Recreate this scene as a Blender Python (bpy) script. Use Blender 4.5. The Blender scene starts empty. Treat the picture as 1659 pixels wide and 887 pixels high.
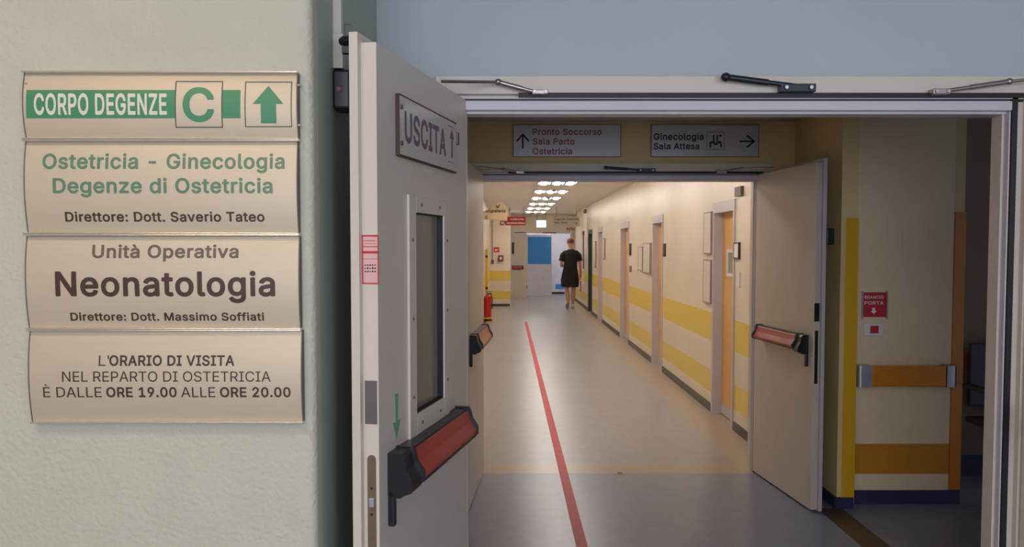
import bpy, bmesh, math, random
from mathutils import Vector, Matrix
random.seed(7)
C = bpy.context.scene.collection
S = bpy.context.scene
PI = math.pi

# ------------------------------------------------------------ camera
F = 1389.0; PX0 = 829.5; PY0 = 465.0; EYE = 1.6
PITCH = 0.0463; YAW = 0.0025
cam_d = bpy.data.cameras.new('camera'); cam = bpy.data.objects.new('camera', cam_d); C.objects.link(cam)
cam.location = (0, 0, EYE); cam.rotation_euler = (PI/2-PITCH, 0, -YAW)
cam_d.sensor_width = 36; cam_d.lens = F/1659*36; cam_d.shift_y = (PY0-443.5)/1659
cam_d.clip_start = 0.05; cam_d.clip_end = 100
S.camera = cam
CR = cam.rotation_euler.to_matrix()

def ray(px, py):
    return CR @ Vector(((px-PX0)/F, -(py-PY0)/F, -1))
def at(px, py, Y):          # the point at depth Y that the photo shows at that pixel
    d = ray(px, py); k = Y/d.y
    return Vector((d.x*k, Y, EYE+d.z*k))
def atx(px, py, X):
    d = ray(px, py); k = X/d.x
    return Vector((X, d.y*k, EYE+d.z*k))

# ------------------------------------------------------------ world, exposure
S.view_settings.view_transform = 'Standard'; S.view_settings.look = 'None'
S.view_settings.gamma = 1; S.view_settings.use_curve_mapping = False
S.view_settings.exposure = 0.0
w = bpy.data.worlds.new('world'); S.world = w; w.use_nodes = True
w.node_tree.nodes['Background'].inputs[0].default_value = (0.55, 0.72, 1, 1)
w.node_tree.nodes['Background'].inputs[1].default_value = 1.0
LAMP = 36.0          # corridor luminaire emission
HALL = 18.0           # emission of the assumed entrance hall luminaires

def area(name, loc, rot, sx, sy, power, col):
    l = bpy.data.lights.new(name, 'AREA'); l.shape = 'RECTANGLE'; l.size = sx; l.size_y = sy
    l.energy = power; l.color = col
    o = bpy.data.objects.new(name, l); C.objects.link(o); o.location = loc; o.rotation_euler = rot
    return o
# added area lights standing for assumed daylight from two assumed windows behind the camera
area('window_daylight', (-0.4, -2.96, 1.9), (PI/2, 0, 0), 1.9, 1.5, 92, (0.80, 0.87, 1.0))
area('window_daylight', (2.5, -2.96, 1.9), (PI/2, 0, 0), 1.7, 1.5, 62, (0.72, 0.82, 1.0))

# ------------------------------------------------------------ materials
def lin(c): 
    c = c/255.0
    return c/12.92 if c <= 0.04045 else ((c+0.055)/1.055)**2.4
def rgb(r, g, b): return (lin(r), lin(g), lin(b), 1)
def mat(name, col, rough=0.5, metal=0.0, bump=0.0, bscale=200, var=0.04, vscale=6, spec=0.5, emit=None, estr=0, coat=0, trans=0, stretch=None):
    m = bpy.data.materials.new(name); m.use_nodes = True
    nt = m.node_tree; b = nt.nodes['Principled BSDF']
    b.inputs['Base Color'].default_value = col; b.inputs['Roughness'].default_value = rough
    b.inputs['Metallic'].default_value = metal
    b.inputs['Specular IOR Level'].default_value = spec
    if coat: b.inputs['Coat Weight'].default_value = coat; b.inputs['Coat Roughness'].default_value = 0.08
    if trans: b.inputs['Transmission Weight'].default_value = trans
    if emit: b.inputs['Emission Color'].default_value = emit; b.inputs['Emission Strength'].default_value = estr
    tc = nt.nodes.new('ShaderNodeTexCoord')
    src = tc.outputs['Object']
    if stretch:
        mp = nt.nodes.new('ShaderNodeMapping'); mp.inputs['Scale'].default_value = stretch
        nt.links.new(src, mp.inputs['Vector']); src = mp.outputs['Vector']
    if var:
        n = nt.nodes.new('ShaderNodeTexNoise'); n.inputs['Scale'].default_value = vscale; n.inputs['Detail'].default_value = 4
        nt.links.new(src, n.inputs['Vector'])
        r = nt.nodes.new('ShaderNodeValToRGB')
        r.color_ramp.elements[0].position = 0.3; r.color_ramp.elements[1].position = 0.7
        r.color_ramp.elements[0].color = tuple(c*(1-var*1.6) for c in col[:3])+(1,)
        r.color_ramp.elements[1].color = tuple(min(1, c*(1+var)) for c in col[:3])+(1,)
        nt.links.new(n.outputs['Fac'], r.inputs['Fac']); nt.links.new(r.outputs['Color'], b.inputs['Base Color'])
    if bump:
        n2 = nt.nodes.new('ShaderNodeTexNoise'); n2.inputs['Scale'].default_value = bscale; n2.inputs['Detail'].default_value = 3
        nt.links.new(src, n2.inputs['Vector'])
        bp = nt.nodes.new('ShaderNodeBump'); bp.inputs['Strength'].default_value = bump; bp.inputs['Distance'].default_value = 0.004
        nt.links.new(n2.outputs['Fac'], bp.inputs['Height']); nt.links.new(bp.outputs['Normal'], b.inputs['Normal'])
    return m

def banded(name, base, band, zs, rough=0.4, xmin=None):
    # painted wall: horizontal bands between the heights in zs (world = object space, objects sit at the origin)
    m = mat(name, base, rough, bump=0.08, bscale=120, var=0.03, vscale=2)
    nt = m.node_tree; b = nt.nodes['Principled BSDF']
    ramp = [n for n in nt.nodes if n.type == 'VALTORGB'][0]
    tc = [n for n in nt.nodes if n.type == 'TEX_COORD'][0]
    sx = nt.nodes.new('ShaderNodeSeparateXYZ'); nt.links.new(tc.outputs['Object'], sx.inputs[0])
    # slightly wobbly hand-rolled paint edge
    tot = None
    for z0, z1 in zs:
        c = nt.nodes.new('ShaderNodeMath'); c.operation = 'COMPARE'
        c.inputs[1].default_value = (z0+z1)/2; c.inputs[2].default_value = (z1-z0)/2
        nt.links.new(sx.outputs['Z'], c.inputs[0])
        if tot is None: tot = c.outputs[0]
        else:
            a = nt.nodes.new('ShaderNodeMath'); a.operation = 'MAXIMUM'
            nt.links.new(tot, a.inputs[0]); nt.links.new(c.outputs[0], a.inputs[1]); tot = a.outputs[0]
    mx = nt.nodes.new('ShaderNodeMix'); mx.data_type = 'RGBA'
    nt.links.new(tot, mx.inputs['Factor']); nt.links.new(ramp.outputs['Color'], mx.inputs[6]); mx.inputs[7].default_value = band
    nt.links.new(mx.outputs[2], b.inputs['Base Color'])
    return m

M = {}
M['stucco'] = mat('stucco_paint', rgb(194, 188, 168), 0.75, bump=1.0, bscale=85, var=0.02)
M['greenwall'] = mat('sage_paint', rgb(184, 188, 190), 0.6, bump=0.1, bscale=100, var=0.02, vscale=2)
M['sidewall'] = mat('sage_side_paint', rgb(172, 182, 168), 0.6, bump=0.1, bscale=100, var=0.02, vscale=2)
M['hallwall'] = mat('hall_paint', rgb(158, 152, 146), 0.6, var=0.02)
M['creamwall'] = mat('cream_paint', rgb(228, 198, 140), 0.55, bump=0.08, bscale=120, var=0.03, vscale=2)
BAND = [(0.69, 0.963), (0.186, 0.405)]
M['corridor'] = banded('corridor_paint', rgb(231, 216, 194), rgb(232, 200, 88), BAND, 0.35)
M['passage'] = banded('passage_paint', rgb(240, 214, 176), rgb(205, 135, 25), [(0.186, 0.376)], 0.5)  # band is yellow, deepened to orange to paint in the passage's dimness
M['darkpassage'] = banded('dark_passage_paint', rgb(150, 128, 108), rgb(170, 105, 35), [(0.74, 0.87)], 0.6)  # passage paint and band darkened in colour to stand for shade
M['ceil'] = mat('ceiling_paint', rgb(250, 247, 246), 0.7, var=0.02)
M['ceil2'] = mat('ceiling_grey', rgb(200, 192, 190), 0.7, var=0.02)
M['skirt'] = mat('skirting_rubber', rgb(62, 58, 60), 0.4)
M['skirtblue'] = mat('skirting_blue', rgb(48, 50, 84), 0.4)
M['enamel'] = mat('cream_enamel', rgb(214, 200, 184), 0.38, var=0.015)
M['enamel2'] = mat('lilac_enamel', rgb(202, 193, 197), 0.35, var=0.015)
M['gasket'] = mat('black_rubber', rgb(18, 14, 16), 0.5)
M['blackp'] = mat('black_plastic', rgb(30, 30, 34), 0.35)
M['redp'] = mat('red_plastic', rgb(180, 56, 52), 0.3)
M['redfade'] = mat('faded_red_plastic', rgb(196, 92, 66), 0.35)
M['steel'] = mat('brushed_steel', rgb(170, 160, 155), 0.35, 1.0, var=0.05)
M['dullsteel'] = mat('dull_steel', rgb(120, 112, 106), 0.55, 0.6, var=0.05)
M['chrome'] = mat('satin_chrome', rgb(190, 190, 198), 0.35, 0.6)
M['brass'] = mat('worn_latch', rgb(150, 130, 105), 0.4, 0.8)
M['glass'] = mat('vision_glass', rgb(138, 128, 110), 0.22, var=0, spec=0.7)  # opaque pane; its base colour paints in a brownish reflection
M['alu'] = mat('champagne_aluminium', rgb(202, 184, 158), 0.5, 0.35, var=0.015, vscale=3, stretch=(1, 1, 60))
M['alu2'] = mat('rail_aluminium', rgb(226, 214, 196), 0.25, 0.7, var=0)
M['green'] = mat('green_vinyl', rgb(66, 134, 92), 0.45, var=0)
M['greentxt'] = mat('green_lettering', rgb(96, 128, 98), 0.4, var=0)  # green greyed to put the sheen on the letters into their colour
M['creamtxt'] = mat('cream_lettering', rgb(222, 212, 190), 0.45, var=0)
M['browntxt'] = mat('brown_lettering', rgb(70, 44, 34), 0.45, var=0)
M['softbrown'] = mat('faded_brown_lettering', rgb(104, 88, 74), 0.45, var=0)
M['darktxt'] = mat('dark_lettering', rgb(40, 34, 46), 0.5, var=0)
M['uscitatxt'] = mat('faded_violet_lettering', rgb(112, 98, 108), 0.5, var=0)
M['redtxt'] = mat('maroon_lettering', rgb(160, 92, 90), 0.5, var=0)
M['whitetxt'] = mat('white_lettering', rgb(235, 225, 225), 0.5, var=0)
M['signgrey'] = mat('sign_grey', rgb(208, 203, 208), 0.3, 0.3, var=0.01)
M['perspex'] = mat('clear_plate', rgb(212, 200, 188), 0.15, var=0)
M['white'] = mat('white_plastic', rgb(232, 226, 222), 0.4, var=0)
M['pinkpaper'] = mat('pink_paper', rgb(226, 178, 172), 0.6, var=0.02)
M['redprint'] = mat('red_print', rgb(196, 40, 52), 0.5, var=0)
M['board'] = mat('notice_paper', rgb(222, 212, 200), 0.35, var=0.03, vscale=30)
M['boardframe'] = mat('notice_frame', rgb(160, 145, 140), 0.4, var=0)
M['yellow'] = mat('yellow_guard', rgb(226, 172, 30), 0.35, var=0.03)
M['orange'] = mat('orange_guard', rgb(214, 130, 24), 0.35, var=0.04)  # yellow guard and rail colour with the passage's gloom tinted in
M['tan'] = mat('tan_laminate', rgb(226, 172, 98), 0.4, var=0.03, vscale=3)
M['greendoor'] = mat('dark_green_enamel', rgb(50, 76, 70), 0.4)
M['blue'] = mat('blue_film', rgb(44, 140, 214), 0.4, var=0.06, vscale=1.5)
M['whitedoor'] = mat('pale_door', rgb(222, 218, 226), 0.3)
M['sill'] = mat('brown_threshold', rgb(92, 72, 52), 0.5)
M['beigefloor'] = mat('beige_lino', rgb(174, 157, 138), 0.3, var=0.03, vscale=30)
M['redtape'] = mat('red_tape', rgb(206, 50, 56), 0.55, var=0.05, vscale=12)
M['pinktape'] = mat('worn_pink_tape', rgb(198, 168, 164), 0.3, var=0.05)
M['exit'] = mat('lit_exit_panel', rgb(200, 255, 230), 0.5, var=0, emit=(0.75, 1, 0.88, 1), estr=1.6)
M['lampon'] = mat('lit_tube', (1, 1, 1, 1), 0.5, var=0, emit=(1.0, 0.93, 0.86, 1), estr=LAMP)
M['hallon'] = mat('lit_hall_diffuser', (1, 1, 1, 1), 0.5, var=0, emit=(1.0, 0.82, 0.62, 1), estr=HALL)  # glow of the assumed, unseen hall lamps
M['reflector'] = mat('luminaire_reflector', rgb(214, 212, 214), 0.3, 0.3, var=0)
M['skin'] = mat('skin', rgb(196, 138, 116), 0.5, var=0.05, vscale=20)
M['tunic'] = mat('black_cloth', rgb(27, 25, 30), 0.85, var=0.1, vscale=8)
M['hair'] = mat('cropped_hair', rgb(120, 76, 62), 0.8, var=0.15, vscale=60)
M['shoe'] = mat('white_shoe', rgb(218, 212, 210), 0.5)
M['sole'] = mat('grey_sole', rgb(176, 172, 176), 0.6)
M['orangebag'] = mat('orange_folder', rgb(214, 84, 44), 0.5)
M['ext'] = mat('extinguisher_red', rgb(190, 30, 28), 0.25)
M['chairdark'] = mat('dark_chair_frame', rgb(58, 54, 60), 0.4)
M['chairgrey'] = mat('grey_chair_arm', rgb(150, 144, 144), 0.4)

# lino floor with marbled flecks
def floor_mat(name, col):
    m = mat(name, col, 0.3, var=0.045, vscale=9, spec=0.5)
    nt = m.node_tree; b = nt.nodes['Principled BSDF']
    n = nt.nodes.new('ShaderNodeTexNoise'); n.inputs['Scale'].default_value = 1.3; n.inputs['Detail'].default_value = 3
    tc = [q for q in nt.nodes if q.type == 'TEX_COORD'][0]; nt.links.new(tc.outputs['Object'], n.inputs['Vector'])
    mr = nt.nodes.new('ShaderNodeMapRange'); mr.inputs['To Min'].default_value = 0.25; mr.inputs['To Max'].default_value = 0.36
    nt.links.new(n.outputs['Fac'], mr.inputs['Value']); nt.links.new(mr.outputs['Result'], b.inputs['Roughness'])
    n3 = nt.nodes.new('ShaderNodeTexNoise'); n3.inputs['Scale'].default_value = 2.2; n3.inputs['Detail'].default_value = 1
    nt.links.new(tc.outputs['Object'], n3.inputs['Vector'])
    bp = nt.nodes.new('ShaderNodeBump'); bp.inputs['Strength'].default_value = 0.06; bp.inputs['Distance'].default_value = 0.02
    nt.links.new(n3.outputs['Fac'], bp.inputs['Height']); nt.links.new(bp.outputs['Normal'], b.inputs['Normal'])
    return m
M['floor'] = floor_mat('blue_grey_lino', rgb(136, 142, 160))
M['floor2'] = floor_mat('corridor_lino', rgb(158, 157, 160))

# ------------------------------------------------------------ mesh helpers
def bx(bm, x0, x1, y0, y1, z0, z1, bev=0):
    t = bmesh.new(); bmesh.ops.create_cube(t, size=1)
    for v in t.verts:
        v.co = Vector(((x0+x1)/2+v.co.x*(x1-x0), (y0+y1)/2+v.co.y*(y1-y0), (z0+z1)/2+v.co.z*(z1-z0)))
    if bev: bmesh.ops.bevel(t, geom=t.edges[:], offset=bev, segments=2, affect='EDGES', profile=0.5)
    merge(bm, t)
def merge(bm, t, mtx=None):
    if mtx is not None: bmesh.ops.transform(t, matrix=mtx, verts=t.verts)
    me = bpy.data.meshes.new('tmp'); t.to_mesh(me); bm.from_mesh(me); bpy.data.meshes.remove(me); t.free()
def cyl(bm, a, b, r, r2=None, seg=16):
    a, b = Vector(a), Vector(b); t = bmesh.new(); d = b-a
    bmesh.ops.create_cone(t, cap_ends=True, segments=seg, radius1=r, radius2=r if r2 is None else r2, depth=d.length)
    q = Vector((0, 0, 1)).rotation_difference(d.normalized()).to_matrix().to_4x4()
    merge(bm, t, Matrix.Translation((a+b)/2) @ q)
def tube(bm, pts, r, seg=10):
    for a, b in zip(pts, pts[1:]): cyl(bm, a, b, r, seg=seg)
    for p in pts[1:-1]: ball(bm, p, (r, r, r), seg=seg)
def ball(bm, c, s, seg=16):
    t = bmesh.new(); bmesh.ops.create_uvsphere(t, u_segments=seg, v_segments=max(6, seg//2), radius=1)
    merge(bm, t, Matrix.Translation(c) @ Matrix.Diagonal((s[0], s[1], s[2], 1)))
def prism(bm, poly, axis, a0, a1):
    # poly: list of (p,q); axis 'x': (y,z), 'y': (x,z), 'z': (x,y)
    def P(p, q, a): return {'x': (a, p, q), 'y': (p, a, q), 'z': (p, q, a)}[axis]
    t = bmesh.new()
    v0 = [t.verts.new(P(p, q, a0)) for p, q in poly]; v1 = [t.verts.new(P(p, q, a1)) for p, q in poly]
    t.faces.new(v0); t.faces.new(v1[::-1]); n = len(poly)
    for i in range(n): t.faces.new((v0[i], v1[i], v1[(i+1) % n], v0[(i+1) % n]))
    bmesh.ops.recalc_face_normals(t, faces=t.faces)
    merge(bm, t)
def obj(name, bm, m, parent=None, smooth=False, base=None):
    me = bpy.data.meshes.new(name)
    if base is not None: bmesh.ops.translate(bm, vec=-Vector(base), verts=bm.verts)
    bmesh.ops.recalc_face_normals(bm, faces=bm.faces)
    bm.to_mesh(me); bm.free()
    if smooth:
        for p in me.polygons: p.use_smooth = True
        me.set_sharp_from_angle(angle=math.radians(35))
    me.materials.append(M[m] if isinstance(m, str) else m)
    o = bpy.data.objects.new(name, me); C.objects.link(o)
    if parent is not None: o.parent = parent
    elif base is not None: o.location = base
    return o
def tag(o, label, cat, group=None, kind=None):
    o['label'] = label; o['category'] = cat
    if group: o['group'] = group
    if kind: o['kind'] = kind
    return o
def thing(name, label, cat, loc=(0, 0, 0), rz=0, group=None, kind=None):
    o = bpy.data.objects.new(name, None); C.objects.link(o); o.location = loc; o.rotation_euler = (0, 0, rz)
    o.empty_display_size = 0.1
    return tag(o, label, cat, group, kind)
def struct(name, bm, m, label=None, cat=None, parent=None):
    o = obj(name, bm, m, parent)
    if parent is None:
        o['kind'] = 'structure'
        if label: tag(o, label, cat)
    return o
def B(*boxes, bev=0):
    bm = bmesh.new()
    for b in boxes: bx(bm, *b, bev=bev)
    return bm

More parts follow.
